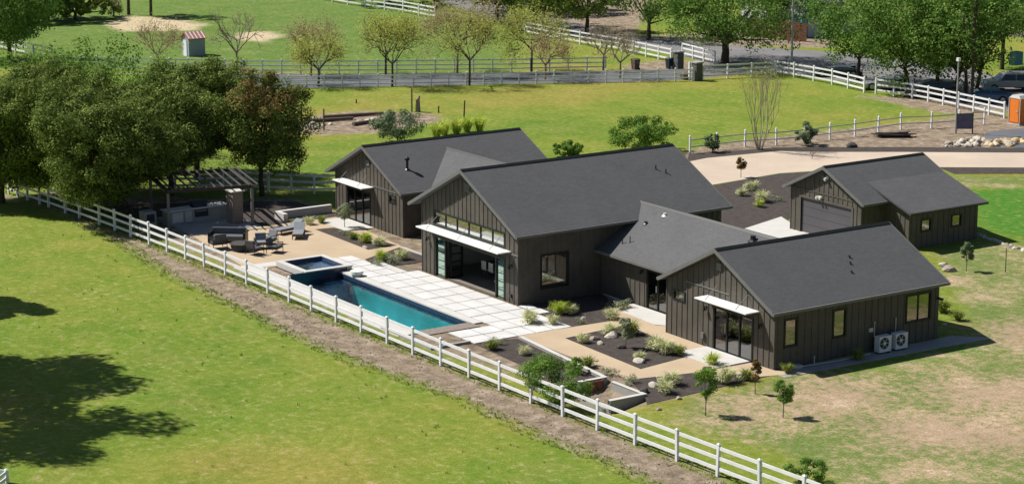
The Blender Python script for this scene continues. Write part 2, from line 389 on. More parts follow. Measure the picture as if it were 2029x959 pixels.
def terrain_material():
    m, nt, N, L, b = nodes_of('terrain')
    g = N.new('ShaderNodeNewGeometry'); P = g.outputs['Position']
    A = N.new('ShaderNodeAttribute'); A.attribute_name = 'ma'; B = N.new('ShaderNodeAttribute'); B.attribute_name = 'mb'
    sa = N.new('ShaderNodeSeparateColor'); L.new(A.outputs['Color'], sa.inputs[0])
    sb = N.new('ShaderNodeSeparateColor'); L.new(B.outputs['Color'], sb.inputs[0])
    big = nz(N, L, P, .055, 3, .55); mid = nz(N, L, P, .38, 5, .62, .4); sm = nz(N, L, P, 2.2, 5, .7); fine = nz(N, L, P, 9, 4, .8); clod = nz(N, L, P, 1.3, 6, .75, .3)
    # pasture: green with broad yellow-orange drifts and small tussock mottling
    gb = ramp(N, [(.36, (.100, .190, .020)), (.46, (.152, .222, .026)), (.54, (.205, .238, .034)), (.63, (.300, .238, .058))]); L.new(big.outputs['Fac'], gb.inputs[0])
    gm = ramp(N, [(.36, (.115, .192, .022)), (.50, (.172, .228, .032)), (.63, (.235, .250, .055))]); L.new(mid.outputs['Fac'], gm.inputs[0])
    c = mixc(N, L, .5, gb.outputs[0], gm.outputs[0])
    gs = ramp(N, [(.3, (.74, .78, .74)), (.7, (1.20, 1.14, 1.2))]); L.new(sm.outputs['Fac'], gs.inputs[0]); c = mixc(N, L, 1, c, gs.outputs[0], 'MULTIPLY')
    gf = ramp(N, [(.32, (.78,) * 3), (.68, (1.20,) * 3)]); L.new(fine.outputs['Fac'], gf.inputs[0]); c = mixc(N, L, 1, c, gf.outputs[0], 'MULTIPLY')

    def mask(sock, noise_s, k, soft):
        a = N.new('ShaderNodeMath'); a.operation = 'MULTIPLY_ADD'; L.new(noise_s, a.inputs[0]); a.inputs[1].default_value = k; a.inputs[2].default_value = -k / 2
        s = N.new('ShaderNodeMath'); s.operation = 'ADD'; L.new(sock, s.inputs[0]); L.new(a.outputs[0], s.inputs[1])
        r = N.new('ShaderNodeMapRange'); r.interpolation_type = 'SMOOTHSTEP'; r.inputs['From Min'].default_value = .5 - soft; r.inputs['From Max'].default_value = .5 + soft
        L.new(s.outputs[0], r.inputs['Value']); return r.outputs[0]
    # far meadow
    fc = ramp(N, [(.3, (.085, .17, .028)), (.6, (.135, .205, .045)), (.8, (.20, .22, .07))]); L.new(mid.outputs['Fac'], fc.inputs[0]); fcc = mixc(N, L, 1, fc.outputs[0], gs.outputs[0], 'MULTIPLY')
    c = mixc(N, L, mask(sb.outputs[1], big.outputs['Fac'], .6, .35), c, fcc)
    # vivid lawn
    vc = ramp(N, [(.3, (.040, .150, .012)), (.7, (.095, .215, .028))]); L.new(sm.outputs['Fac'], vc.inputs[0])
    c = mixc(N, L, mask(sb.outputs[0], mid.outputs['Fac'], 1.0, .3), c, vc.outputs[0])
    # dry patchy lawn: straw, bare pinkish soil, green islands
    dc = ramp(N, [(.38, (.085, .160, .028)), (.475, (.14, .190, .050)), (.515, (.215, .222, .09)), (.545, (.34, .285, .155)), (.575, (.37, .265, .18)), (.63, (.66, .56, .40))])
    dry2 = nz(N, L, P, .16, 4, .6, .5); dm0 = mixc(N, L, .55, mid.outputs['Fac'], sm.outputs['Fac']); dm1 = mixc(N, L, .36, dm0, dry2.outputs['Fac']); dm = mixc(N, L, .22, dm1, fine.outputs['Fac']); L.new(dm, dc.inputs[0])
    dcc = mixc(N, L, 1, dc.outputs[0], gf.outputs[0], 'MULTIPLY')
    c = mixc(N, L, mask(sa.outputs[2], mid.outputs['Fac'], 1.3, .25), c, dcc)
    bc = ramp(N, [(.36, (.19, .175, .085)), (.47, (.33, .25, .16)), (.55, (.40, .29, .20)), (.65, (.62, .52, .38))]); L.new(dm, bc.inputs[0]); bcc = mixc(N, L, 1, bc.outputs[0], gf.outputs[0], 'MULTIPLY')
    c = mixc(N, L, mask(sb.outputs[2], sm.outputs['Fac'], 2.6, .5), c, bcc)
    # sand
    tc = ramp(N, [(.3, (.42, .34, .22)), (.7, (.55, .46, .30))]); L.new(sm.outputs['Fac'], tc.inputs[0])
    c = mixc(N, L, mask(sa.outputs[1], mid.outputs['Fac'], .8, .25), c, tc.outputs[0])
    # bare earth with clods; shade of the crevices is painted darker
    ec = ramp(N, [(.30, (.12, .092, .064)), (.43, (.225, .175, .128)), (.55, (.33, .262, .195)), (.68, (.48, .40, .31))]); L.new(clod.outputs['Fac'], ec.inputs[0])
    ecc = mixc(N, L, 1, ec.outputs[0], gf.outputs[0], 'MULTIPLY')
    em = mask(sa.outputs[0], clod.outputs['Fac'], 1.0, .15)
    c = mixc(N, L, em, c, ecc)
    L.new(c, b.inputs['Base Color']); b.inputs['Roughness'].default_value = .95; b.inputs['Specular IOR Level'].default_value = .1
    h1 = N.new('ShaderNodeMath'); h1.operation = 'MULTIPLY_ADD'; L.new(clod.outputs['Fac'], h1.inputs[0]); h1.inputs[1].default_value = 1.0; L.new(fine.outputs['Fac'], h1.inputs[2])
    ds = N.new('ShaderNodeMath'); ds.operation = 'MULTIPLY_ADD'; L.new(em, ds.inputs[0]); ds.inputs[1].default_value = .05; ds.inputs[2].default_value = .05
    bp = N.new('ShaderNodeBump'); L.new(ds.outputs[0], bp.inputs['Distance']); L.new(h1.outputs[0], bp.inputs['Height']); L.new(bp.outputs[0], b.inputs['Normal'])
    MATS['terrain'] = m
terrain_material()

def make_terrain():
    xs = np.concatenate([np.arange(-300, -176, 1.2), np.arange(-176, -48, .5)]); ys = np.concatenate([np.arange(14, 110, .5), np.arange(110, 262, 1.2)])
    nx, ny = len(xs), len(ys)
    X, Y = np.meshgrid(xs, ys, indexing='ij'); P = np.stack([X.ravel(), Y.ravel()], 1)
    Z = terrain_height(P)
    def many(l): return np.min([sdf(P, q) for q in l], 0)
    d1 = sdf(P, POLY['dirt_path'])
    ma = np.stack([np.maximum(enc(d1 + .2), enc(many(POLY['dirt_and_shade']))), enc(many(POLY['tan'])), enc(many(POLY['dry'])), np.ones(len(P))], 1)
    mb = np.stack([enc(many(POLY['vivid']), 3), enc(many(POLY['meadow']), 6), enc(many(POLY['bare']), 2.2), np.ones(len(P))], 1)
    i, j = np.meshgrid(np.arange(nx - 1), np.arange(ny - 1), indexing='ij')
    a = (i * ny + j).ravel(); Q = np.stack([a, a + ny, a + ny + 1, a + 1], 1)
    C_ = P[Q].mean(1)
    hole = np.zeros(len(Q), bool)
    for (x0, x1, y0, y1) in (POOL, SPA):
        hole |= (C_[:, 0] > x0 - .6) & (C_[:, 0] < x1 + .5) & (C_[:, 1] > y0 - .5) & (C_[:, 1] < y1 + .5)
    Q = Q[~hole]; C_ = C_[~hole]
    dirt = sdf(C_, POLY['dirt_path']) < .25
    lawn = (sdf(C_, POLY['lawn']) < 0) & ~dirt
    for nm, sel in (('pasture', ~dirt & ~lawn), ('dirt_path', dirt), ('lawn', lawn)):
        q = Q[sel]; used, inv = np.unique(q, return_inverse=True); q2 = inv.reshape(q.shape)
        v = np.column_stack([P[used], Z[used]])
        o = np_mesh(nm, v, q2, 'terrain', smooth=True)
        for an, arr in (('ma', ma), ('mb', mb)):
            at_ = o.data.attributes.new(an, 'FLOAT_COLOR', 'POINT'); at_.data.foreach_set('color', arr[used].astype(np.float32).ravel())
        o['kind'] = 'structure'
    # the land beyond, out to the horizon: four strips round the detailed sheet
    mb_ = MB(); x0, x1, y0, y1 = xs[0], xs[-1], ys[0], ys[-1]; F = 2500
    for a_ in ((-F, F, -F, y0), (-F, F, y1, F), (-F, x0, y0, y1), (x1, F, y0, y1)):
        mb_.add([(a_[0], a_[2], 0), (a_[1], a_[2], 0), (a_[1], a_[3], 0), (a_[0], a_[3], 0)], [(0, 1, 2, 3)])
    struct('ground', mb_, 'terrain')
make_terrain()

# -------- driveway, lane, street
def sheet(name, polys, z, m, t=.02):
    mb_ = MB()
    for p in polys: mb_.prism(p, z - t, z)
    return struct(name, mb_, m)
LANE = PW([(440, 149), (620, 147), (1000, 144), (1370, 139), (1370, 158), (1240, 163), (1000, 167), (560, 176), (440, 180)])
STREET = PW([(820, -30), (880, 6), (960, 34), (1040, 60), (1180, 80), (1330, 108), (1400, 124), (1370, 139), (1370, 158), (1540, 140), (1720, 170), (1850, 196), (2060, 232), (2200, 262), (2200, 215), (2060, 180), (1900, 128), (1640, 103), (1430, 90), (1300, 76), (1180, 58), (1060, 24), (980, -30)])
sheet('lane', [LANE], .012, 'asphalt')
sheet('street', [STREET], .016, 'asphalt_old')
DRIVE = PW([(1360, 322), (1400, 314), (1545, 300), (1640, 302), (1800, 302), (2100, 304), (2100, 333), (1860, 332), (1700, 334), (1545, 344), (1405, 368), (1360, 368)])
sheet('driveway', [DRIVE], .02, 'drive_tan')
sheet('asphalt_pad', [PW([(1955, 262), (2100, 246), (2100, 294), (1990, 292), (1950, 280)])], .012, 'asphalt')
# dark earth verges beside the driveway
sheet('verge', [PW([(1365, 306), (1400, 303), (1545, 292), (1800, 292), (2100, 294), (2100, 304), (1800, 302), (1640, 302), (1545, 300), (1400, 314), (1360, 322)]),
                PW([(1860, 332), (2100, 333), (2100, 345), (1890, 345)])], .012, 'mulch')

# -------- patio, paths, slabs
Zp = .03
TAN = [[(-118.4, 56.2), (-108.5, 54.9), (-108.5, 61.3), (-106.8, 61.3), (-106.8, 64.85), (-118.4, 66.0)],
       [(-124.5, 56.6), (-118.4, 56.2), (-118.4, 60.9), (-124.5, 61.0)],
       [(-105.7, 64.9), (-103.3, 64.9), (-103.3, 66.2), (-110.0, 66.25), (-110.0, 64.95)]]
sheet('patio', [TAN[0]], Zp, 'patio_tan', .05)
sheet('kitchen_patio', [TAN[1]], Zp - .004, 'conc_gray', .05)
# garden path round the planted square (four strips that butt end to end)
PTH = [[(-88.4, 59.45), (-79.1, 59.4), (-79.3, 60.85), (-86.75, 61.15), (-88.4, 61.35)], [(-88.4, 61.35), (-86.75, 61.15), (-87.2, 65.3), (-88.2, 65.15)],
       [(-88.2, 65.15), (-87.2, 65.3), (-84.95, 65.0), (-81.6, 64.7), (-81.6, 65.95), (-84.95, 65.98), (-85.2, 67.3), (-86.3, 66.4), (-88.9, 66.6), (-89.6, 66.6)],
       [(-79.1, 59.4), (-78.25, 62.9), (-78.4, 64.1), (-80.7, 64.05), (-80.2, 60.88), (-79.3, 60.85)]]
sheet('garden_path', PTH, Zp, 'patio_tan', .05)
sheet('entry_slab', [[(-89.5, 66.6), (-86.35, 66.4), (-85.0, 67.4), (-85.0, 68.1), (-93.0, 68.1), (-89.7, 67.7)]], Zp + .02, 'conc_white', .07)
sheet('bedroom_slab', [[(-81.6, 63.95), (-78.35, 63.95), (-78.35, 65.95), (-81.6, 65.95)]], Zp + .03, 'conc_white', .07)
sheet('guest_slab', [[(-117.9, 64.5), (-114.5, 64.4), (-114.2, 66.3), (-117.9, 66.3)]], Zp + .03, 'conc_white', .07)
sheet('garage_apron', [PW([(1462, 458), (1548, 430), (1575, 448), (1720, 470), (1640, 520), (1540, 520)])], Zp, 'conc_white', .05)
sheet('side_walk', [[(-93.4, 62.75), (-91.6, 62.5), (-90.6, 66.2), (-91.9, 67.6), (-93.4, 68.1)]], .014, 'mulch', .02)
sheet('side_strip', [[(-76.5, 65.6), (-75.4, 65.6), (-75.1, 78.8), (-76.5, 77.4)]], .014, 'conc_gray', .02)
sheet('corner_gravel', [[(-78.3, 63.3), (-76.2, 64.6), (-75.4, 67.0), (-76.5, 66.0), (-78.2, 65.9)]], .02, 'patio_tan', .02)
# mulch beds
BEDS = {'guest': [(-115.9, 63.15), (-109.25, 63.0), (-109.35, 65.0), (-115.7, 64.35)],
        'spa': [(-107.2, 61.55), (-104.9, 61.45), (-104.9, 64.8), (-108.8, 64.8)],
        'ring': [(-86.75, 61.15), (-79.3, 60.85), (-80.2, 60.88), (-80.7, 64.5), (-81.6, 64.7), (-87.2, 65.3)],
        'barn': [(-92.8, 61.85), (-88.4, 61.35), (-88.2, 65.15), (-90.5, 66.2)],
        'lower': [(-79.1, 59.4), (-76.6, 58.4), (-75.5, 57.7), (-76.0, 65.2), (-76.6, 65.9), (-78.25, 64.1)],
        'fence': [(-88.6, 56.9), (-80.1, 56.4), (-80.1, 58.4), (-88.1, 59.2)],
        'court': [at(1405, 369)[:2], at(1545, 345)[:2], at(1700, 335)[:2], at(1640, 400)[:2], at(1550, 440)[:2], at(1462, 456)[:2], (-93.3, 77.5)],
        'kitchen': [(-118.4, 60.9), (-118.4, 66.5), (-124, 66.2), (-127, 62), (-130, 54.2), (-124.5, 54.6), (-124.5, 61)]}
for i, (k, p) in enumerate(BEDS.items()):
    if k == 'ring': p = [(-86.7, 61.2), (-80.15, 60.9), (-80.72, 64.1), (-81.6, 64.68), (-87.15, 65.25)]
    sheet('mulch_bed', [p], .038 if k in ('guest', 'spa') else .016, 'mulch', .02)

# paving slabs with open joints beside the pool
def slabs():
    base = MB(); base.box(-108.5, -103.2, 59.45, 61.45, -.06, .012); base.box(-103.2, -88.35, 59.45, 62.72, -.06, .012); base.box(-90.85, -88.35, 56.85, 59.45, -.06, .012)
    base.box(-104.9, -103.2, 62.0, 62.72, -.06, .012); base.box(-93.4, -91.4, 62.75, 63.6, -.06, .012)
    struct('paving_joints', base, 'joint')
    s = MB(); rnd = random.Random(4)
    def run(x0, x1, y0, y1, nx, ny, g=.07):
        for i in range(nx):
            for j in range(ny):
                a = x0 + (x1 - x0) * i / nx; b_ = x0 + (x1 - x0) * (i + 1) / nx; c_ = y0 + (y1 - y0) * j / ny; d = y0 + (y1 - y0) * (j + 1) / ny
                h = .045 + rnd.uniform(-.004, .004); s.box(a + g / 2, b_ - g / 2, c_ + g / 2, d - g / 2, .0, h)
    run(-108.5, -103.2, 59.45, 61.45, 4, 2); run(-103.2, -88.35, 59.45, 62.72, 10, 3); run(-90.85, -88.35, 56.85, 59.45, 2, 2); run(-93.4, -91.4, 62.78, 63.5, 2, 1)
    struct('paving_slabs', s, 'conc_slab')
    st = MB()
    for k in range(3): st.box(-107.4 + k * 1.5, -106.0 + k * 1.5, 62.0 + .9 * k * 0 + .0, 62.5, -.02, .04)
    w = MB(); w.box(-108.6, -103.2, 64.86, 64.95, -.05, .10)
    # long step between the planting and the barn
    w.box(-106.0, -103.2, 61.46, 62.0, -.05, .06)
    struct('steps', w, 'conc_white')
slabs()

# -------- pool, spa
def pool():
    x0, x1, y0, y1 = POOL; wz = -.20; bz = -1.5
    b_ = MB(); t = .25
    # basin as open box (inner faces)
    b_.box(x0 - t, x1 + t, y0 - t, y1 + t, bz - .2, bz)
    b_.box(x0 - t, x0, y0 - t, y1 + t, bz, -.02); b_.box(x1, x1 + t, y0 - t, y1 + t, bz, -.02); b_.box(x0, x1, y0 - t, y0, bz, -.02); b_.box(x0, x1, y1, y1 + t, bz, -.02)
    b_.box(x1 - .9, x1, y0, y1, bz, -.75); b_.box(x1 - 1.8, x1 - .9, y0, y1, bz, -1.1)
    struct('pool_basin', b_, 'plaster_pool')
    tl = MB(); tl.box(x0 + .002, x1 - .002, y1 - .02, y1 - .001, -.42, -.021); tl.box(x0 + .002, x1 - .002, y0 + .001, y0 + .02, -.42, -.021); tl.box(x1 - .02, x1 - .003, y0 + .03, y1 - .03, -.42, -.021)
    # dark tiled dam wall of the raised spa
    tl.box(x0 + .003, x0 + .10, y0 + .03, y1 - .03, -1.45, .27)
    tl.box(x0 + .10, x0 + 1.4, y1 - 1.3, y1 - .03, -1.45, -.32)  # submerged navy block colours in the deep shadow water by the spa
    struct('pool_tiles', tl, 'tile_blue')
    c = MB()
    c.box(x0, x1 + .35, y1, 59.42, -.03, .055)                       # inner coping
    c.box(-109.6, x1 + .35, 54.45, y0, -.03, .05)                    # outer deck by the fence
    c.box(-109.6, SPA[0] - .35, 55.76, 59.42, -.03, .045)
    c.box(x0 - .0, x0 + .0001, y0, y0 + .001, -.03, .05)
    struct('pool_coping', c, 'conc_white')
    e = MB(); e.box(x1, x1 + .95, y0 + .01, y1 - .01, -.03, .045); struct('pool_step', e, 'brick_tan')
    wmat_m, nt, N, L, b = nodes_of('water'); N.remove(b)
    g = N.new('ShaderNodeBsdfGlossy'); g.inputs['Roughness'].default_value = .03; g.inputs['Color'].default_value = (.9, .95, 1, 1)
    tr = N.new('ShaderNodeBsdfTransparent'); tr.inputs['Color'].default_value = (.30, .76, .80, 1)
    fr = N.new('ShaderNodeFresnel'); fr.inputs['IOR'].default_value = 1.33
    ge = N.new('ShaderNodeNewGeometry'); n = nz(N, L, ge.outputs['Position'], 2.4, 3, .6); bp = N.new('ShaderNodeBump'); bp.inputs['Distance'].default_value = .03
    L.new(n.outputs['Fac'], bp.inputs['Height']); L.new(bp.outputs[0], g.inputs['Normal']); L.new(bp.outputs[0], fr.inputs['Normal'])
    mx = N.new('ShaderNodeMixShader'); L.new(fr.outputs[0], mx.inputs[0]); L.new(tr.outputs[0], mx.inputs[1]); L.new(g.outputs[0], mx.inputs[2]); L.new(mx.outputs[0], N['Material Output'].inputs['Surface'])
    MATS['water'] = wmat_m
    w = MB(); w.add([(x0 + .1, y0, wz), (x1, y0, wz), (x1, y1, wz), (x0 + .1, y1, wz)], [(0, 1, 2, 3)]); struct('pool_water', w, 'water')
    # spa, raised above the pool
    a0, a1, b0, b1 = SPA; h = .30
    s = MB()
    s.box(a0 - .3, a1, b0 - .35, b0, -.02, h); s.box(a0 - .3, a1, b1, b1 + .3, -.02, h); s.box(a0 - .3, a0, b0, b1, -.02, h); s.box(a1 - .18, a1 + .16, b0 - .35, b1 + .3, .272, h + .03)
    struct('spa_coping', s, 'conc_white')
    t_ = MB(); t_.box(a0, a1, b0, b1, -.9, -.7); t_.box(a0, a0 + .04, b0, b1, -.7, .28); t_.box(a0, a1, b1 - .04, b1, -.7, .28); t_.box(a0, a1, b0, b0 + .04, -.7, .28); t_.box(a1 - .05, a1, b0, b1, -.7, .27)
    t_.box(a0 + .04, a1 - .05, b0 + .04, b0 + .5, -.7, -.25); t_.box(a0 + .04, a0 + .5, b0 + .5, b1 - .04, -.7, -.25)
    struct('spa_basin', t_, 'tile_blue')
    w2 = MB(); w2.add([(a0 + .04, b0 + .04, .12), (a1 - .05, b0 + .04, .12), (a1 - .05, b1 - .04, .12), (a0 + .04, b1 - .04, .12)], [(0, 1, 2, 3)]); struct('spa_water', w2, 'water')
    f = MB(); f.box(a0 + .6, a1 - .3, b0 + .6, b1 - .3, -.69, -.60); struct('spa_floor', f, 'plaster_blue')
pool()
# ================================================================== HOUSE
def wall(mb_, ax, c, a0, a1, ztop, holes=(), out=1, th=.16, z0=0.0, bat=None, sp=.42, extra=()):
    """wall along axis ax ('x' or 'y') at coordinate c; ztop(a) = height; holes = (a0,a1,z0,z1); bat = batten mesh"""
    bp = sorted({a0, a1, *[h[0] for h in holes], *[h[1] for h in holes], *extra}); bp = [b for b in bp if a0 <= b <= a1]
    def P(a, d, z): return (a, c - out * d, z) if ax == 'x' else (c - out * d, a, z)
    for a, b in zip(bp[:-1], bp[1:]):
        if b - a < 1e-4: continue
        m_ = (a + b) / 2; hs = sorted([h for h in holes if h[0] - 1e-6 <= m_ <= h[1] + 1e-6], key=lambda h: h[2])
        z = z0
        for h in hs + [None]:
            if h is None: ta, tb = ztop(a), ztop(b)
            else: ta = tb = h[2]
            if ta > z + 1e-4 or tb > z + 1e-4:
                mb_.hexa([P(a, 0, z), P(b, 0, z), P(b, th, z), P(a, th, z)], [P(a, 0, ta), P(b, 0, tb), P(b, th, tb), P(a, th, ta)])
            if h: z = h[3]
    if bat is not None:
        n = max(2, int(round((a1 - a0) / sp)))
        for i in range(n + 1):
            a = a0 + (a1 - a0) * i / n; a = min(max(a, a0 + .03), a1 - .03)
            hs = sorted([h for h in holes if h[0] - .09 < a < h[1] + .09], key=lambda h: h[2]); z = z0 + .01
            for h in hs + [None]:
                t = ztop(a) - .02 if h is None else h[2] - .07
                if t > z + .05:
                    w = .028
                    mb_b = bat
                    mb_b.hexa([P(a - w, 0, z), P(a + w, 0, z), P(a + w, -.03, z), P(a - w, -.03, z)], [P(a - w, 0, t), P(a + w, 0, t), P(a + w, -.03, t), P(a - w, -.03, t)])
                if h: z = h[3] + .07

def rectP(ax, c, out):
    def f(mb_, a0, a1, z0, z1, d0, d1):
        """box on the wall face: from d0 to d1 measured outwards"""
        p, q = sorted((c + out * d0, c + out * d1))
        if ax == 'x': mb_.box(a0, a1, p, q, z0, z1)
        else: mb_.box(p, q, a0, a1, z0, z1)
    return f

def window(house, ax, c, out, h, nx=1, nz_=1, glass='glass_window', fw=.06, name='window', label=None, mull=.045, proud=.035):
    f = rectP(ax, c, out); a0, a1, z0, z1 = h; m_ = MB()
    f(m_, a0 - fw, a0 + .03, z0 - fw, z1 + fw, -.08, proud); f(m_, a1 - .03, a1 + fw, z0 - fw, z1 + fw, -.08, proud)
    f(m_, a0 + .03, a1 - .03, z1 - .03, z1 + fw, -.08, proud); f(m_, a0 + .03, a1 - .03, z0 - fw, z0 + .03, -.08, proud)
    for i in range(1, nx):
        a = a0 + (a1 - a0) * i / nx; f(m_, a - mull / 2, a + mull / 2, z0 + .03, z1 - .03, -.06, .012)
    for i in range(1, nz_):
        z = z0 + (z1 - z0) * i / nz_; f(m_, a0 + .03, a1 - .03, z - mull / 2, z + mull / 2, -.058, .010)
    w = m_.build(name, 'frame_black', house)
    if label: w['label'] = label
    g = MB(); f(g, a0 + .025, a1 - .025, z0 + .025, z1 - .025, -.045, -.035)
    g.build('pane', glass, w)
    return w

def gable_roof(mb_, trim, gut, xl, xr, yf, yb, zr, zt, t=.16):
    xm = (xl + xr) / 2
    mb_.slab([(xl, yf, zt), (xl, yb, zt), (xm, yb, zr), (xm, yf, zr)][::-1], t)
    mb_.slab([(xr, yf, zt), (xm, yf, zr), (xm, yb, zr), (xr, yb, zt)][::-1], t)
    for y, s in ((yf, -1), (yb, 1)):
        for xe in (xl, xr):
            y0, y1 = (y - .035, y) if s < 0 else (y, y + .035)
            a = (xe, zt); b = (xm, zr)
            trim[0 if s < 0 else 1].hexa([(a[0], y0, a[1] - t - .01), (b[0], y0, b[1] - t - .01), (b[0], y1, b[1] - t - .01), (a[0], y1, a[1] - t - .01)],
                      [(a[0], y0, a[1] + .025), (b[0], y0, b[1] + .025), (b[0], y1, b[1] + .025), (a[0], y1, a[1] + .025)])
    for xe, s in ((xl, -1), (xr, 1)):
        p, q = sorted((xe + s * .002, xe + s * .11)); gut[0 if s < 0 else 1].box(p, q, yf - .03, yb + .03, zt - .15, zt - .015)

HOUSE = thing('house', (-98, 66, 0), 'long dark board and batten farmhouse of three gabled wings beside the pool', 'house')
def roof_h(xl, xr, zr, zt, drop=.19):
    xm = (xl + xr) / 2; s = (zr - zt) / (xr - xm)
    return (lambda a: zr - s * abs(a - xm) - drop), s, xm

def canopy(house, x0, x1, y, z, dep, rods, label=None, t=.07):
    c = MB(); c.box(x0, x1, y - dep, y - .005, z - t, z)
    o = c.build('canopy', 'white_metal', house, bevel=.01)
    if label: o['label'] = label
    u = MB(); u.box(x0 + .02, x1 - .02, y - dep + .02, y - .02, z - t - .05, z - t - .003); u.build('canopy_soffit', 'frame_black', o)
    for xa in rods: r = MB(); r.tube((xa, y - dep + .08, z), (xa, y - .04, z + .62), .018, n=5); r.build('tie_rod', 'trim_gray', o)
    return o

def wall_lamp(parent, x, y, z):
    l = MB(); l.box(x - .04, x + .04, y - .05, y - .002, z - .05, z + .09); l.tube((x, y - .05, z + .07), (x, y - .16, z + .10), .015, n=5)
    l.tube((x, y - .17, z + .10), (x, y - .17, z - .10), .03, .085, n=8)
    return l.build('wall_lamp', 'frame_black', parent)

def wing(xl, xr, yf, yb, zr, zt, wx0, wx1, wy0, wy1, front, right, left=(), back=(), label_roof=None, parent=None, floor=True):
    hgt, s, xm = roof_h(xl, xr, zr, zt); ho = parent or HOUSE
    w = MB(); bt = MB()
    wall(w, 'x', wy0, wx0, wx1, hgt, front, -1, bat=bt, extra=(xm,))
    wall(w, 'x', wy1, wx0, wx1, hgt, back, 1, bat=bt, extra=(xm,))
    wall(w, 'y', wx1, wy0 + .165, wy1 - .165, lambda a: hgt(wx1), right, 1, bat=bt)
    wall(w, 'y', wx0, wy0 + .165, wy1 - .165, lambda a: hgt(wx0), left, -1, bat=bt)
    o = w.build('wall', 'board_wall', ho); bt.build('battens', 'board_wall', o)
    if floor:
        f = MB(); f.box(wx0 + .17, wx1 - .17, wy0 + .17, wy1 - .17, 0, .06); f.build('floor', 'interior_floor', ho)
        c = MB(); c.box(wx0 + .17, wx1 - .17, wy0 + .17, wy1 - .17, 2.62, 2.66)
    r = MB(); tr = (MB(), MB()); gt = (MB(), MB()); gable_roof(r, tr, gt, xl, xr, yf, yb, zr, zt)
    ro = r.build('roof', 'shingles', ho)
    if label_roof: ro['label'] = label_roof
    for k in (0, 1): tr[k].build('rake_trim', 'trim_gray', ro); gt[k].build('gutter', 'trim_gray', ro)
    rc = MB()
    for sx in (-1, 1):
        rc.hexa([(xm, yf + .02, zr + .004), (xm + sx * .16, yf + .02, zr - s * .16 + .004), (xm + sx * .16, yb - .02, zr - s * .16 + .004), (xm, yb - .02, zr + .004)],
                [(xm, yf + .02, zr + .06), (xm + sx * .16, yf + .02, zr - s * .16 + .04), (xm + sx * .16, yb - .02, zr - s * .16 + .04), (xm, yb - .02, zr + .06)])
    rc.build('ridge_cap', 'frame_black', ro)  # black paints in the shaded back-slope edge along the ridge vent
    # underside boards of the overhang
    return o, ro, hgt, s, xm

def glazed_door(house, ax, c, out, h, leaves, rails=0, glass='glass_dark', name='glass_door', label=None):
    d = window(house, ax, c, out, h, leaves, 1, glass, fw=.07, name=name, label=label, mull=.10)
    f = rectP(ax, c, out); a0, a1, z0, z1 = h; m_ = MB(); am = a0 + (a1 - a0) / leaves
    f(m_, am - .09, am - .06, 1.0, 1.35, .012, .05); m_.build('handle', 'galv', d)
    return d

# ---------------- middle wing (tall)
MF = [(-101.65, -94.8, .06, 2.25), (-101.8, -94.8, 2.93, 3.62)]
MR = [(64.35, 66.05, .75, 2.5)]
ML = [(65.0, 67.0, .8, 2.5), (73.0, 75.5, .8, 2.5)]
mw, mroof, mh, ms, mxm = wing(-103.73, -93.05, 62.45, 76.75, 6.49, 3.85, -103.1, -93.5, 62.9, 76.4, MF, MR, ML, [(-101, -96, .06, 2.4)], 'roof of the tall middle wing')
# transom: six lights
window(HOUSE, 'x', 62.9, -1, MF[1], 6, 1, 'glass_transom', fw=.07, name='transom_window')
# folding wall pushed open: one leaf bay at each side stays glazed
def folding():
    d = MB(); f = rectP('x', 62.9, -1); a0, a1, z0, z1 = MF[0]
    f(d, a0 - .07, a0 + .05, z0, z1 + .07, -.1, .035); f(d, a1 - .05, a1 + .07, z0, z1 + .07, -.1, .035); f(d, a0 + .05, a1 - .05, z1 - .05, z1 + .07, -.1, .035)
    for a in (a0 + .98, a1 - .82): f(d, a - .05, a + .05, z0, z1 - .05, -.1, .02)
    o = d.build('folding_door', 'frame_black', HOUSE)
    for (p, q) in ((a0 + .05, a0 + .93), (a1 - .77, a1 - .05)):
        g = MB(); f(g, p, q, z0 + .01, z1 - .05, -.06, -.05); g.build('pane', 'glass_green', o)
        for zz in (.5, .95, 1.4, 1.85): g = MB(); f(g, p + .002, q - .002, zz, zz + .03, -.05, -.02); g.build('glazing_bar', 'frame_black', o)
    # stacked leaves folded inwards beside each fixed bay
    for a, s in ((a0 + 1.0, 1), (a1 - .84, -1)):
        for k in range(3):
            x = a + s * (.08 + .07 * k)
            l = MB(); l.box(x - .02, x + .02, 63.1, 63.16, z0, z1 - .06); l.box(x - .02, x + .02, 63.84, 63.9, z0, z1 - .06); l.box(x - .02, x + .02, 63.16, 63.84, z1 - .13, z1 - .06); l.box(x - .02, x + .02, 63.16, 63.84, z0, z0 + .08)
            for z in (.5, .95, 1.4, 1.85): l.box(x - .015, x + .015, 63.16, 63.84, z, z + .03)
            l.build('folded_leaf', 'frame_black', o)
folding()
canopy(HOUSE, -102.35, -94.15, 62.9, 2.80, .86, (-101.4, -98.2, -95.1))
b_ = MB(); b_.box(-103.1, -93.5, 62.855, 62.9, 2.62, 2.70); b_.build('band_board', 'trim_gray', HOUSE)
window(HOUSE, 'y', -93.5, 1, MR[0], 1, 1, 'glass_window', proud=.045)
for h in ML: window(HOUSE, 'y', -103.1, -1, h, 2, 1, 'glass_window')
glazed_door(HOUSE, 'x', 76.4, 1, (-101, -96, .06, 2.4), 4)
v = MB(); v.box(-98.62, -98.16, 62.84, 62.9, 5.28, 5.72); 
for k in range(6): v.box(-98.58, -98.20, 62.82, 62.845, 5.31 + k * .065, 5.34 + k * .065)
v.build('gable_vent', 'trim_gray', HOUSE)
wall_lamp(HOUSE, -102.35, 62.9, 2.0); wall_lamp(HOUSE, -94.1, 62.9, 2.0)
sp_ = MB(); sp_.box(-94.2, -94.05, 62.8, 62.9, .35, .5); sp_.build('outlet_box', 'frame_black', HOUSE)
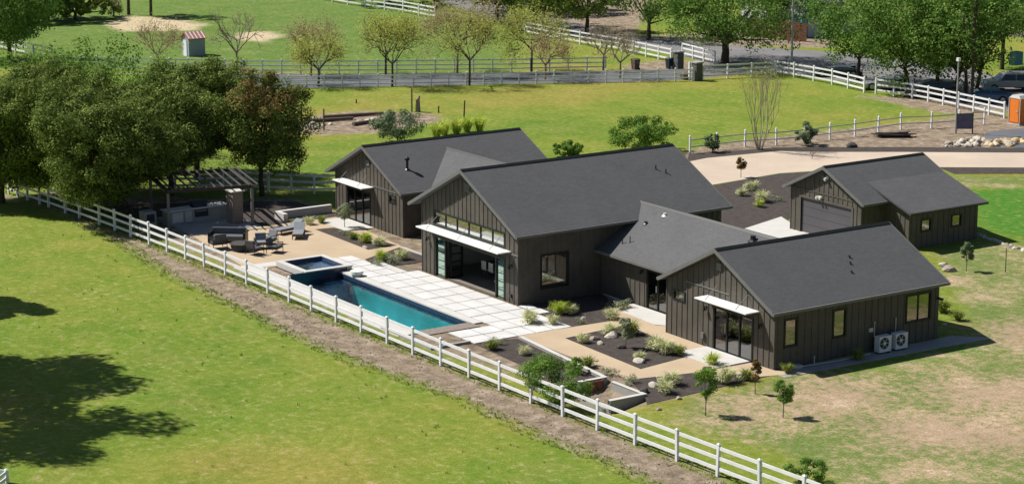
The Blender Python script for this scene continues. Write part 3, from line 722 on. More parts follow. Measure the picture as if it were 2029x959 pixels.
# plaster inside the great room
iw = MB()
iw.box(-102.93, -102.90, 63.1, 76.2, .06, 3.5); iw.box(-93.71, -93.68, 66.4, 76.2, .06, 3.4); iw.box(-102.9, -101.2, 76.18, 76.22, .06, 3.5); iw.box(-95.8, -93.7, 76.18, 76.22, .06, 3.4)
iw.box(-102.9, -93.7, 68.8, 68.9, .06, 3.5)
iw.build('interior_wall', 'interior_white', HOUSE)

# ---------------- near wing
DF = [(-84.3, -83.45, 1.9, 2.33), (-81.12, -78.25, .06, 2.12)]
DR = [(66.6, 67.35, 1.05, 2.33), (69.62, 70.4, 1.05, 2.36), (74.35, 75.95, 1.1, 2.42)]
dw, droof, dh, ds, dxm = wing(-85.1, -76.36, 65.62, 76.87, 5.09, 2.87, -84.9, -76.62, 66.0, 76.5, DF, DR, [(73, 75, .9, 2.3)], [(-82, -79, .06, 2.2)], 'roof of the near wing')
window(HOUSE, 'x', 66.0, -1, DF[0]); glazed_door(HOUSE, 'x', 66.0, -1, DF[1], 3)
for h in DR[:2]: window(HOUSE, 'y', -76.62, 1, h, proud=.045)
window(HOUSE, 'y', -76.62, 1, DR[2], 2, 1, proud=.045)
window(HOUSE, 'y', -84.9, -1, (73, 75, .9, 2.3), 2); glazed_door(HOUSE, 'x', 76.5, 1, (-82, -79, .06, 2.2), 2)
canopy(HOUSE, -81.62, -77.75, 66.0, 2.62, .86, (-80.9, -78.6))
b_ = MB(); b_.box(-83.3, -80.0, 65.965, 66.0, 2.93, 2.99); b_.build('band_board', 'trim_gray', HOUSE)
v = MB(); v.box(-80.98, -80.62, 65.94, 66.0, 4.0, 4.36); v.build('gable_vent', 'trim_gray', HOUSE)
wall_lamp(HOUSE, -81.7, 66.0, 1.95); wall_lamp(HOUSE, -77.6, 66.0, 1.95)
sp_ = MB(); sp_.box(-82.0, -81.82, 65.88, 66.0, .4, .68); sp_.build('hose_box', 'trim_gray', HOUSE)
p_ = MB()
for y in (72.2, 73.6): p_ = MB(); p_.tube((-76.53, y, .7), (-76.53, y, 1.45), .025, n=6); p_.tube((-76.6, y, 1.45), (-76.5, y, 1.45), .035, n=6); p_.build('conduit', 'galv', HOUSE)
p_ = MB(); p_.box(-76.6, -76.5, 71.85, 72.1, 1.0, 1.2); p_.build('junction_box', 'galv', HOUSE)
ext = MB(); ext.box(-76.6, -76.25, 76.35, 76.48, 2.0, 2.1); ext.build('eave_bracket', 'board_dark', HOUSE)

# ---------------- far (guest) wing
AF = [(-117.6, -114.85, .06, 2.0), (-112.5, -111.8, 1.95, 2.32)]
aw, aroof, ah, as_, axm = wing(-119.6, -110.6, 66.0, 77.53, 4.98, 2.80, -119.1, -110.95, 66.4, 77.1, AF, [(67.6, 68.0, .1, .2)], [(69, 71, .9, 2.2)], [(-116, -114, .9, 2.1)], 'roof of the far wing')
glazed_door(HOUSE, 'x', 66.4, -1, AF[0], 3); window(HOUSE, 'x', 66.4, -1, AF[1])
window(HOUSE, 'y', -119.1, -1, (69, 71, .9, 2.2), 2); window(HOUSE, 'x', 77.1, 1, (-116, -114, .9, 2.1))
canopy(HOUSE, -118.0, -114.4, 66.4, 2.52, .85, (-117.4, -115.1))
b_ = MB(); b_.box(-114.4, -111.0, 66.365, 66.4, 2.56, 2.62); b_.build('band_board', 'trim_gray', HOUSE)
v = MB(); v.box(-115.2, -114.85, 66.34, 66.4, 3.75, 4.1); v.build('gable_vent', 'trim_gray', HOUSE)

# ---------------- links (ridge along X)
def link(x0, x1, yf, yb, zr, zt, xr0, xr1, wyf, wyb, front, lab):
    ym = (yf + yb) / 2; s = (zr - zt) / (ym - yf)
    w = MB(); bt = MB()
    zt_w = zr - s * (ym - wyf) - .17
    wall(w, 'x', wyf, x0, x1, lambda a: zt_w, front, -1, bat=bt)
    o = w.build('wall', 'board_wall', HOUSE); bt.build('battens', 'board_wall', o)
    w = MB(); bt = MB(); wall(w, 'x', wyb, x0, x1, lambda a: zt_w, (), 1, bat=bt)
    o = w.build('wall', 'board_wall', HOUSE); bt.build('battens', 'board_wall', o)
    r = MB(); t = .15
    r.slab([(x0, yf, zt), (x1, yf, zt), (xr1, ym, zr), (xr0, ym, zr)], t)
    r.slab([(x0, yb, zt), (xr0, ym, zr), (xr1, ym, zr), (x1, yb, zt)], t)
    ro = r.build('roof', 'shingles', HOUSE); ro['label'] = lab
    g = MB(); g.box(x0, x1, yf - .11, yf - .002, zt - .15, zt - .015); g.build('gutter', 'trim_gray', ro)
    c = MB(); c.hexa([(xr0, ym - .15, zr - .07), (xr1, ym - .15, zr - .07), (xr1, ym + .15, zr - .07), (xr0, ym + .15, zr - .07)], [(xr0, ym - .03, zr + .045), (xr1, ym - .03, zr + .045), (xr1, ym + .03, zr + .045), (xr0, ym + .03, zr + .045)])
    c.build('ridge_cap', 'frame_black', ro)  # black colour stands for the shaded far slope edge and the vent
    f = MB(); f.box(x0, x1, wyf + .17, wyb - .17, 0, .055); f.build('floor', 'interior_floor', HOUSE)
    return ro, s, ym
EF = [(-89.35, -87.6, .06, 2.05)]
er, es, eym = link(-93.4, -85.0, 67.8, 75.2, 4.47, 2.45, -94.6, -81.8, 68.2, 74.8, EF, 'roof of the near link')
glazed_door(HOUSE, 'x', 68.2, -1, EF[0], 2)
wall_lamp(HOUSE, -89.75, 68.2, 1.9)
ar, as2, aym = link(-111.3, -103.2, 67.9, 75.1, 4.50, 2.70, -114.4, -102.2, 68.3, 74.7, [], 'roof of the far link')

# ---------------- roof fittings
def fit_pipe(roof, p, h, r=.05, name='vent_pipe', m='black_metal', hat=False):
    q = MB(); q.tube((p[0], p[1], p[2] - .12), (p[0], p[1], p[2] + h), r, n=8); q.tube((p[0], p[1], p[2] - .03), (p[0], p[1], p[2] + .05), r * 2.2, r * 1.2, n=8)
    if hat: q.tube((p[0], p[1], p[2] + h), (p[0], p[1], p[2] + h + .14), r * 1.9, r * 1.9, n=10); q.tube((p[0], p[1], p[2] + h + .14), (p[0], p[1], p[2] + h + .22), r * 1.9, .02, n=10)
    q.build(name, m, roof)
def on(xm, zr, s, x): return zr - s * abs(x - xm)
fit_pipe(aroof, (-112.6, 67.7, on(axm, 4.98, as_, -112.6)), .55, .08, 'chimney_pipe', hat=True)
for (x, y) in ((-96.6, 74.2), (-96.2, 74.6)): fit_pipe(mroof, (x, y, on(mxm, 6.49, ms, x)), .22, .035)
for (x, y) in ((-78.9, 72.6), (-78.5, 72.3), (-77.95, 71.9)): fit_pipe(droof, (x, y, on(dxm, 5.09, ds, x)), .10, .045, 'roof_vent', 'black_metal')
def one(y): return 4.47 - es * abs(y - eym)
for (x, y) in ((-92.1, 68.6), (-91.7, 68.8)): fit_pipe(er, (x, y, one(y)), .35, .025)
fit_pipe(er, (-92.2, 70.2, one(70.2)), .12, .09, 'roof_vent'); fit_pipe(er, (-91.6, 71.0, one(71.0)), .14, .08, 'roof_vent', 'white_metal')
fit_pipe(er, (-84.3, 71.0, one(71.0)), .25, .14, 'roof_vent')

# ================================================================== GARAGE
GAR = thing('garage', (-97, 90, 0), 'detached dark garage with wide purple-grey door and a lean-to on its right side', 'garage')
GF = [(-99.15, -94.7, .02, 2.15)]
gw, groof, gh, gs, gxm = wing(-100.45, -93.45, 86.88, 94.95, 4.36, 2.70, -100.1, -93.85, 87.2, 94.6, GF, [], [], [], parent=GAR)
d_ = MB(); f = rectP('x', 87.2, -1)
for k in range(4): f(d_, -99.15, -94.7, .02 + k * .532, .02 + (k + 1) * .532 - .018, -.12, -.07)
f(d_, -99.15, -94.7, .02, 2.13, -.14, -.121)
gd = d_.build('garage_door', 'garage_panel', GAR)
tr_ = MB(); f(tr_, -99.30, -99.15, .02, 2.27, -.1, .035); f(tr_, -94.7, -94.55, .02, 2.27, -.1, .035); f(tr_, -99.15, -94.7, 2.15, 2.27, -.1, .035); tr_.build('door_frame', 'board_wall', GAR)
b_ = MB(); b_.box(-100.0, -93.9, 87.165, 87.2, 2.62, 2.69); b_.build('band_board', 'board_wall', GAR)
l_ = MB()
for x in (-97.6, -97.3): l_.tube((x, 87.15, 2.42), (x - .02, 86.98, 2.36), .06, .09, n=8)
l_.box(-97.55, -97.35, 87.12, 87.19, 2.36, 2.48); l_.build('flood_lamp', 'lamp_white', GAR)
l_ = MB(); l_.tube((-96.85, 87.15, 3.66), (-96.87, 86.95, 3.58), .07, .10, n=8); l_.box(-96.95, -96.75, 87.12, 87.19, 3.6, 3.78); l_.build('flood_lamp', 'lamp_white', GAR)
v = MB(); v.box(-97.3, -97.0, 87.14, 87.2, 3.5, 3.75); v.build('gable_vent', 'trim_gray', GAR)
# lean-to
WX = -91.45; wz0, wz1 = 3.50, 2.28
def wh(x): return wz0 + (wz1 - wz0) * (x + 95.15) / (WX + 95.15)
w = MB(); bt = MB()
wall(w, 'x', 89.1, -93.84, -91.85, lambda a: wh(a) - .14, [], -1, bat=bt); wall(w, 'x', 94.6, -93.84, -91.85, lambda a: wh(a) - .14, [], 1, bat=bt)
WR = [(90.05, 90.8, 1.0, 1.66), (92.5, 93.25, 1.0, 1.66)]
wall(w, 'y', -91.85, 89.265, 94.435, lambda a: wh(-91.85) - .14, WR, 1, bat=bt)
o = w.build('wall', 'board_wall', GAR); bt.build('battens', 'board_wall', o)
for h in WR: window(GAR, 'y', -91.85, 1, h, proud=.045)
r = MB(); r.slab([(-95.15, 88.72, wz0 + .02), (WX, 88.72, wz1), (WX, 94.97, wz1), (-95.15, 94.97, wz0 + .02)], .12); lr = r.build('roof', 'shingles', GAR); lr['label'] = 'shallow lean-to roof of the garage'
g_ = MB(); g_.box(WX + .002, WX + .09, 88.7, 95.0, wz1 - .13, wz1 - .015); g_.build('gutter', 'board_dark', lr)
# ================================================================== PLANTS
def leaf_cloud(rs, centers, radii, per, size, squash=.8, up=.35, hollow=.72):
    """leaf-sized quads spread through the outer shells of many clumps; returns verts, quads, tint"""
    V = []; T = []
    for (c, r) in zip(centers, radii):
        n = max(6, int(per * (r / np.mean(radii)) ** 2))
        d = rs.normal(size=(n, 3)); d /= np.linalg.norm(d, axis=1)[:, None]
        rad = r * (hollow + (1 - hollow) * rs.random(n) ** .6) * (1 + .18 * rs.normal(size=n))
        p = c + d * rad[:, None] * np.array([1, 1, squash])
        nrm = d * 1.5 + rs.normal(size=(n, 3)) * .42 + np.array([0, 0, up]); nrm /= np.linalg.norm(nrm, axis=1)[:, None]
        t = np.cross(nrm, rs.normal(size=(n, 3))); t /= np.linalg.norm(t, axis=1)[:, None]; b = np.cross(nrm, t)
        s = size * rs.uniform(.55, 1.4, n)[:, None]
        q = np.stack([p - t * s * .5, p - b * s * .32, p + t * s * .5, p + b * s * .32], 1)
        V.append(q.reshape(-1, 3)); ct = rs.uniform(.25, .75)
        T.append(np.clip(ct + rs.normal(size=n) * .16, 0, 1))
    V = np.concatenate(V); T = np.concatenate(T)
    return V, np.arange(len(V)).reshape(-1, 4), T

def tubes_np(segs, n=5):
    """segs: list of (a, b, ra, rb) -> verts, quads"""
    A = np.array([s[0] for s in segs], float); B = np.array([s[1] for s in segs], float)
    ra = np.array([s[2] for s in segs]); rb = np.array([s[3] for s in segs])
    d = B - A; d /= np.maximum(np.linalg.norm(d, axis=1), 1e-6)[:, None]
    h = np.where(np.abs(d[:, 2:3]) > .9, np.array([[1., 0, 0]]), np.array([[0., 0, 1]]))
    u = np.cross(d, h); u /= np.linalg.norm(u, axis=1)[:, None]; v = np.cross(d, u)
    th = 2 * np.pi * np.arange(n) / n
    ring = u[:, None, :] * np.cos(th)[None, :, None] + v[:, None, :] * np.sin(th)[None, :, None]
    va = A[:, None, :] + ring * ra[:, None, None]; vb = B[:, None, :] + ring * rb[:, None, None]
    V = np.concatenate([va, vb], 1).reshape(-1, 3); base = np.arange(len(segs))[:, None] * 2 * n; i = np.arange(n)[None, :]; j = (i + 1) % n
    Q = np.stack([base + i, base + j, base + n + j, base + n + i], -1).reshape(-1, 4)
    return V, Q

def branches(rs, p, d, L, r, depth, out, tips, spread=.6, nb=(2, 4), up=.25, shrink=.72, wob=.12):
    k = 3
    for i in range(k):
        q = p + d * L / k; d = d + rs.normal(size=3) * wob + np.array([0, 0, up * .12]); d /= np.linalg.norm(d)
        r2 = r * (1 - .3 * (i + 1) / k); out.append((p, q, r * (1 - .3 * i / k), r2)); p = q
    if depth == 0: tips.append(p); return
    for _ in range(rs.integers(nb[0], nb[1] + 1)):
        e = d + rs.normal(size=3) * spread + np.array([0, 0, up]); e /= np.linalg.norm(e)
        branches(rs, p, e, L * shrink * rs.uniform(.8, 1.15), max(r * .58, .006), depth - 1, out, tips, spread, nb, up, shrink, wob)

def make_tree(name, label, cat, loc, H, R, base, m, seed, trunk_r=.18, clumps=60, per=130, size=.16, bark='bark', group=None, trunks=((0, 0),), lean=(0, 0), clump_r=.24, squash=.8, topm=None, shape=1.0, sub='crown'):
    """leafy tree: H height, R crown radius (or rx, ry), base = height where the crown starts"""
    rs = np.random.default_rng(seed); rx, ry = R if isinstance(R, tuple) else (R, R)
    t = thing(name, (loc[0], loc[1], loc[2] if len(loc) > 2 else 0), label, cat, group)
    cz = (H + base) / 2; rz = (H - base) / 2
    cen = []; rad = []; L1 = rs.normal(size=(3, 3)); ph = rs.uniform(0, 6.28, 3)
    for i in range(clumps):
        d = rs.normal(size=3); d /= np.linalg.norm(d); k = rs.uniform(.25, 1.0) ** .45 * (1 + (.12 if clumps >= 100 else .03) * sum(math.sin(2.6 * float(d @ L1[j]) + ph[j]) for j in range(3)))
        w = 1.0 if d[2] > -.2 else shape
        c = np.array([d[0] * rx * k * w * .82, d[1] * ry * k * w * .82, cz + d[2] * rz * k * .84]) + np.array([lean[0], lean[1], 0]) * ((cz + d[2] * rz) / H)
        cen.append(c); rad.append(clump_r * min(rx, ry, rz * 1.3) * rs.uniform(.65, 1.35))
    cen = np.array(cen); V, Q, T = leaf_cloud(rs, cen, rad, per, size, squash)
    np_mesh(sub, V, Q, m, t, T)
    if topm:
        idx = [i for i in range(clumps) if cen[i][2] > cz + .25 * rz][:max(4, clumps // 5)]
        V, Q, T = leaf_cloud(rs, cen[idx] * np.array([1.04, 1.04, 1.03]), [rad[i] * 1.05 for i in idx], per, size, squash); np_mesh('new_leaves', V, Q, topm, t, T)
    segs = []; tips = []
    for (ox, oy) in trunks:
        top = np.array([ox * 1.8 + lean[0] * .5, oy * 1.8 + lean[1] * .5, base + rz * .35]); p = np.array([ox, oy, -.1])
        for k in range(5):
            q = np.array([ox, oy, -.1]) + (top - np.array([ox, oy, -.1])) * (k + 1) / 5 + rs.normal(size=3) * np.array([.05, .05, 0]) * trunk_r * 4
            segs.append((p, q, trunk_r * (1.15 - .11 * k), trunk_r * (1.15 - .11 * (k + 1)))); p = q
        for c in cen[rs.choice(clumps, min(14, clumps), replace=False)]:
            s0 = np.array([ox, oy, 0]) + (top - np.array([ox, oy, 0])) * rs.uniform(.62, 1.0); mid = (s0 + c) / 2 + np.array([0, 0, -.06 * R if not isinstance(R, tuple) else -.2])
            segs.append((s0, mid, trunk_r * .45, trunk_r * .28)); segs.append((mid, c, trunk_r * .28, trunk_r * .08))
    V, Q = tubes_np(segs, 7); np_mesh('trunk', V, Q, bark, t, smooth=True)
    return t

def make_bare(name, label, cat, loc, H, seed, m='bark_gray', leaf=None, nleaf=900, lsize=.12, trunk_r=.13, group=None, depth=5, spread=.5, trunk=.26, twl=.21, nb=(3, 4), wide=1.0, stems=1, leafspread=.35):
    rs = np.random.default_rng(seed); t = thing(name, (loc[0], loc[1], 0), label, cat, group); segs = []; tips = []
    th = H * trunk
    if stems == 1:
        segs.append((np.array([0, 0, -.1]), np.array([.03, .02, th * .5]), trunk_r * 1.15, trunk_r)); segs.append((np.array([.03, .02, th * .5]), np.array([0, .05, th]), trunk_r, trunk_r * .9))
        for i in range(5):
            a = i * 2 * np.pi / 5 + rs.uniform(-.3, .3); e = np.array([math.cos(a) * .75 * wide, math.sin(a) * .75 * wide, .85]); e /= np.linalg.norm(e)
            branches(rs, np.array([0, .05, th]), e, H * twl * rs.uniform(.85, 1.1), trunk_r * .55, depth - 1, segs, tips, spread, nb, .15)
    else:
        for i in range(stems):
            a = i * 2 * np.pi / stems + rs.uniform(-.2, .2); e = np.array([math.cos(a) * .22 * wide, math.sin(a) * .22 * wide, 1]); e /= np.linalg.norm(e)
            branches(rs, np.array([math.cos(a) * .15, math.sin(a) * .15, -.05]), e, H * twl, trunk_r, depth - 1, segs, tips, spread, nb, .5)
    V, Q = tubes_np(segs, 4)
    zmax = max(s[1][2] for s in segs); k = H / zmax; V = V * np.array([1, 1, k])
    np_mesh('trunk', V, Q, m, t)
    if leaf:
        tips = np.array(tips) * np.array([1, 1, k]); idx = rs.integers(0, len(tips), nleaf)
        n = nleaf; p = tips[idx] + rs.normal(size=(n, 3)) * leafspread
        nrm = rs.normal(size=(n, 3)) + np.array([0, 0, .4]); nrm /= np.linalg.norm(nrm, axis=1)[:, None]
        tt = np.cross(nrm, rs.normal(size=(n, 3))); tt /= np.linalg.norm(tt, axis=1)[:, None]; b = np.cross(nrm, tt); s = lsize * rs.uniform(.5, 1.3, n)[:, None]
        q = np.stack([p - tt * s * .5, p - b * s * .35, p + tt * s * .5, p + b * s * .35], 1).reshape(-1, 3)
        np_mesh('crown', q, np.arange(4 * n).reshape(-1, 4), leaf, t, rs.random(n))
    return t

def blades(rs, n, h, spread, w, z0=0.0):
    """a tuft of arching blades: two quads each"""
    V = []; T = []
    a = rs.uniform(0, 2 * np.pi, n); r0 = spread * .25 * rs.random(n); lean = spread * rs.uniform(.2, 1.0, n); hh = h * rs.uniform(.6, 1.1, n)
    c, s = np.cos(a), np.sin(a); side = np.stack([-s, c, 0 * a], 1) * w * .5
    p0 = np.stack([c * r0, s * r0, np.full(n, z0)], 1); p1 = np.stack([c * (r0 + lean * .35), s * (r0 + lean * .35), z0 + hh * .75], 1); p2 = np.stack([c * (r0 + lean), s * (r0 + lean), z0 + hh * rs.uniform(.65, 1.1, n)], 1)
    q1 = np.stack([p0 - side, p0 + side, p1 + side, p1 - side], 1); q2 = np.stack([p1 - side, p1 + side, p2 + side * .3, p2 - side * .3], 1)
    V = np.concatenate([q1, q2]).reshape(-1, 3); return V, np.arange(len(V)).reshape(-1, 4), np.concatenate([rs.random(n)] * 2)

# ---------------- the dark oaks at the left
make_tree('oak_tree', 'broad dark oak over the left end of the white fence, largest of its cluster', 'tree', at(168, 392), 9.35, (6.4, 6.4), .7, 'leaf_oak', 1, .28, 620, 230, .15, group=None, trunks=((0, 0), (-.9, .2)), clump_r=.125, shape=1.05, lean=(-.4, -2.8))
make_tree('oak_tree', 'dark oak standing behind the slatted pergola', 'tree', at(392, 352), 8.1, (5.0, 5.2), 1.9, 'leaf_oak', 2, .2, 400, 210, .145, trunks=((0, 0), (-1.2, -.3)), clump_r=.13, shape=.95)
make_tree('oak_tree', 'dark oak with a rusty top beside the gap in the fence, nearest the house', 'tree', at(519, 388), 7.9, (3.4, 3.5), 1.55, 'leaf_oak', 3, .17, 280, 170, .13, clump_r=.15, topm='leaf_rust')
make_tree('oak_tree', 'lighter green tree behind the top of the largest oak', 'tree', at(120, 330), 8.9, (8.5, 10), 1.5, 'leaf_bright', 4, .25, 110, 200, .2, trunks=((0, 0),), clump_r=.23)
make_tree('oak_tree', 'dark oak filling the gap between the largest oak and the pergola oak', 'tree', (-125.2, 55.6, 0), 8.3, (4.7, 4.9), .9, 'leaf_oak', 5, .2, 400, 210, .145, clump_r=.13, lean=(0, -3.0))
make_tree('oak_tree', 'leftmost oak of the cluster, its crown cut by the left edge', 'tree', (-134.2, 50.4, 0), 7.4, (4.9, 4.4), .7, 'leaf_oak', 6, .22, 360, 210, .15, clump_r=.14)
make_tree('oak_tree', 'dark oak deep in the cluster, seen only between the crowns around it', 'tree', (-130.5, 60.5, 0), 7.8, (5.2, 5.2), 1.2, 'leaf_oak', 7, .2, 360, 190, .15, clump_r=.13)
# trees outside the left edge whose shade falls on the pasture
for i, (px, py, h, r, lab) in enumerate([(30, 752, 20.0, 5.4, 'tall tree left of the view whose shade reaches the middle of the left pasture edge'),
                                       (48, 858, 21.0, 5.6, 'tall tree left of the view whose shade falls on the lowest left pasture'), (-10, 612, 12.0, 2.3, 'smaller tree left of the view, its shade just touching the pasture edge')]):
    gx, gy, _ = at(px, py); zc = h * .73
    make_tree('oak_tree', lab, 'tree', (gx - .672 * zc, gy - .505 * zc), h, (r, r), h * .46, 'leaf_oak', 40 + i, .3, 40, 420, .32, clump_r=.25, squash=.5)

# ---------------- trees of the middle distance along the lane
LG = 'bare and budding trees along the lane'
def bare(px, py, top, **k):
    if 'nleaf' in k: k['nleaf'] = int(k['nleaf'] * 2.6); k['lsize'] = k.get('lsize', .12) * .85
    if k.get('stems', 1) == 1: k['wide'] = k.get('wide', 1) * 1.3; k['leafspread'] = .5; k['trunk_r'] = k.get('trunk_r', .11)
    x, y, _ = at(px, py); d = math.hypot(x, y); H = (py - top) * math.hypot(d, 28.5) / FPX * 1.03
    return make_bare('lane_tree', k.pop('label'), 'tree', (x, y), H, **k)
bare(313, 142, 36, seed=11, m='bark_red', leaf='leaf_tan', nleaf=700, lsize=.13, wide=1.25, label='reddish leafless tree beside the small striped-roof shed')
bare(469, 155, 20, seed=12, m='bark_gray', leaf='leaf_tan', nleaf=260, lsize=.11, wide=1.0, depth=4, label='tall grey leafless tree right of the small shed')
bare(631, 172, 72, seed=13, m='bark', leaf='leaf_pale', nleaf=1500, lsize=.16, wide=1.15, label='smallest yellow-green budding tree on the near side of the lane')
bare(616, 152, 42, seed=14, m='bark_red', leaf='leaf_tan', nleaf=1300, lsize=.16, wide=1.3, label='brownish bare tree behind the smallest budding tree')
bare(777, 172, 30, seed=15, m='bark', leaf='leaf_pale', nleaf=2100, lsize=.16, wide=1.25, label='round yellow-green budding tree with dark forked trunk, second in the near row')
bare(764, 149, 40, seed=16, m='bark', leaf='leaf_pale', nleaf=900, lsize=.15, wide=1.0, label='budding tree hidden behind the round yellow-green one')
bare(930, 170, 34, seed=17, m='bark', leaf='leaf_pale', nleaf=1500, lsize=.15, wide=1.2, label='budding tree on the near side of the lane under the large tan crown')
bare(906, 148, 4, seed=18, m='bark_red', leaf='leaf_tan', nleaf=2500, lsize=.18, wide=1.35, label='largest budding tree, with a tan crown, on the far side of the lane')
bare(1080, 160, 70, seed=19, m='bark_red', leaf='leaf_tan', nleaf=800, lsize=.15, wide=1.1, label='low brownish budding tree beside the lane, right of the green one')
bare(1053, 143, 22, seed=20, m='bark', leaf='leaf_pale', nleaf=2200, lsize=.18, wide=1.1, label='bright yellow-green budding tree on the far side of the lane')
bare(1228, 156, 62, seed=21, m='bark_gray', leaf='leaf_tan', nleaf=350, lsize=.12, wide=1.3, label='grey leafless tree nearest the brown bin')
bare(1195, 140, 48, seed=22, m='bark_gray', leaf='leaf_tan', nleaf=300, lsize=.12, wide=1.3, label='grey leafless tree on the far side of the lane near the bin')
bare(1505, 297, 132, seed=23, m='bark_pale', leaf='leaf_pale', nleaf=350, lsize=.10, stems=9, wide=1.7, trunk_r=.05, depth=5, spread=.22, nb=(2, 3), twl=.27, label='tall many-stemmed bare shrub tree at the corner of the back pasture')
bare(225, 32, -4, seed=24, m='bark_gray', leaf='leaf_tan', nleaf=200, label='thin bare tree by the far sandy patch')

# ---------------- street trees
def street(px, py, top, R, base, seed, m='leaf_street', label='', tr=.22, clumps=120, per=90, size=.24, **k):
    x, y, _ = at(px, py); H = (py - top) * math.hypot(math.hypot(x, y), 28.5) / FPX * 1.03
    return make_tree('street_tree', label, 'tree', (x, y), H, R, base, m, seed, tr, clumps, per, size, clump_r=.175, **k)
street(1437, 127, -95, (8.2, 8.8), 1.3, 51, label='big green tree with a thick dark trunk beyond the gate pillars', tr=.38, clumps=240, per=90)
street(1285, 80, -80, (5.6, 6), 1.0, 52, label='green tree left of the thick trunked tree, top cut by the frame', clumps=60)
street(1700, 162, -60, (5.4, 5.4), 1.1, 53, label='leftmost street tree of the right-hand row, leaning crown', tr=.17)
street(1800, 184, -50, (5.6, 5.6), 1.1, 54, label='second street tree of the right-hand row', tr=.2, lean=(-.8, -.6))
street(1858, 186, -40, (5.6, 5.6), 1.0, 55, label='forked street tree in front of the parked cars', tr=.2, trunks=((0, 0), (.7, .9)))
street(1912, 196, -60, (5.5, 5.5), 1.4, 56, label='street tree beside the tall dark pole', tr=.17, trunks=((0, 0), (.45, .6)))
street(1985, 138, -80, (5.4, 5.6), 1.9, 57, label='street tree above the silver parked car', tr=.2)
street(2060, 130, -60, (5.4, 5.6), 1.6, 58, label='street tree at the right edge, top right', tr=.2)
street(1060, 56, -70, (6.0, 7.0), 1.2, 59, m='leaf_oak', label='dark tree at the top edge above the bright budding tree')
street(1163, 68, -60, (6.2, 6.5), 1.6, 60, m='leaf_oak', label='dark tree at the top edge left of the green one')
street(985, 38, -80, (6, 6.5), .9, 61, m='leaf_oak', label='dark tree at the top edge above the tan crown')
street(1010, 22, -70, (6, 7), .5, 71, m='leaf_oak', label='dark tree at the very top edge above the tan crowned trees')
street(1120, 26, -70, (6, 7), .6, 72, m='leaf_oak', label='dark tree at the very top edge behind the shaded street')
street(860, 22, -70, (2.6, 2.6), 4.2, 62, label='slim trunk at the end of the far white fence, crown above the frame', tr=.16, clumps=30)
street(770, 8, -90, (6, 7), 1.6, 63, m='leaf_street', label='tree at the top edge above the far white fence', clumps=140, per=90)
street(690, -8, -90, (5, 6), 2.0, 64, m='leaf_oak', label='dark tree at the top edge behind the far white fence', clumps=140, per=90)
street(1530, 66, -40, (4.5, 5), 2.4, 65, m='leaf_oak', label='dark tree in front of the brown board fence', clumps=140, per=90)
street(255, 30, -140, (3.2, 3.2), 5.2, 66, label='single trunk on the sandy patch, left of two', tr=.18, clumps=30)
street(299, 32, -130, (3.4, 3.4), 4.0, 67, label='single trunk on the sandy patch, right of two', tr=.16, clumps=30)
street(150, 40, -20, (5.5, 6.5), .4, 68, m='leaf_oak', label='low dark trees at the far left end of the meadow', clumps=140, per=90)
street(95, 42, -50, (5.0, 5.5), .5, 70, m='leaf_bright', label='green tree behind the top left corner tree', clumps=140, per=90)
street(20, 120, -70, (5.0, 5.2), .8, 69, m='leaf_street', label='dark green tree in the top left corner', clumps=260, per=110, size=.20)

# ---------------- bushes beyond the house
def bush(px, py, top, R, m, seed, label, cat='bush', name='bush', clumps=46, per=110, size=.13, **k):
    x, y, _ = at(px, py); H = (py - top) * math.hypot(math.hypot(x, y), 28.5) / FPX * 1.03
    return make_tree(name, label, cat, (x, y), H, R, .05, m, seed, .04, clumps, per, size, sub='foliage', **k)
bush(787, 284, 214, (2.3, 2.3), 'leaf_graygreen', 81, 'grey-green rounded bush behind the far wing roof')
bush(1270, 300, 228, (2.9, 2.9), 'leaf_bright', 82, 'bright green bush behind the middle wing roof', clumps=60, size=.15)
bush(1128, 312, 280, (1.5, 1.6), 'leaf_bright', 83, 'low green bush just above the middle roof ridge')
bush(1412, 302, 264, (.65, .65), 'leaf_graygreen', 84, 'small bush on the post fence left of the many-stemmed shrub', clumps=30, per=60)
bush(1597, 288, 243, (.95, .95), 'leaf_graygreen', 85, 'dark bush on the post fence right of the many-stemmed shrub', clumps=18)
bush(1100, 800, 706, (2.2, 1.5), 'leaf_bright', 86, 'dense green shrub pushing through the white fence', clumps=45, per=150, size=.10, )
bush(1140, 740, 700, (.5, .5), 'leaf_bright', 87, 'small rounded green shrub at the patio wall behind the dense shrub', clumps=14, per=90, size=.08)
bush(1600, 960, 905, (1.3, .95), 'leaf_bright', 88, 'low green shrub by the white fence at the bottom edge', clumps=22, per=110, size=.08)
for i, (px, py) in enumerate([(880, 268), (905, 266), (925, 262), (950, 262), (865, 275)]):
    x, y, _ = at(px, py); rs = np.random.default_rng(300 + i); V, Q, T = blades(rs, 150, 1.2, 1.0, .05)
    t = thing('sword_plant', (x, y, 0), 'tall yellow-green sword-leaved clump behind the far wing roof', 'plant', 'sword-leaved clumps behind the roof'); np_mesh('leaves', V, Q, 'blade_lime', t, T)

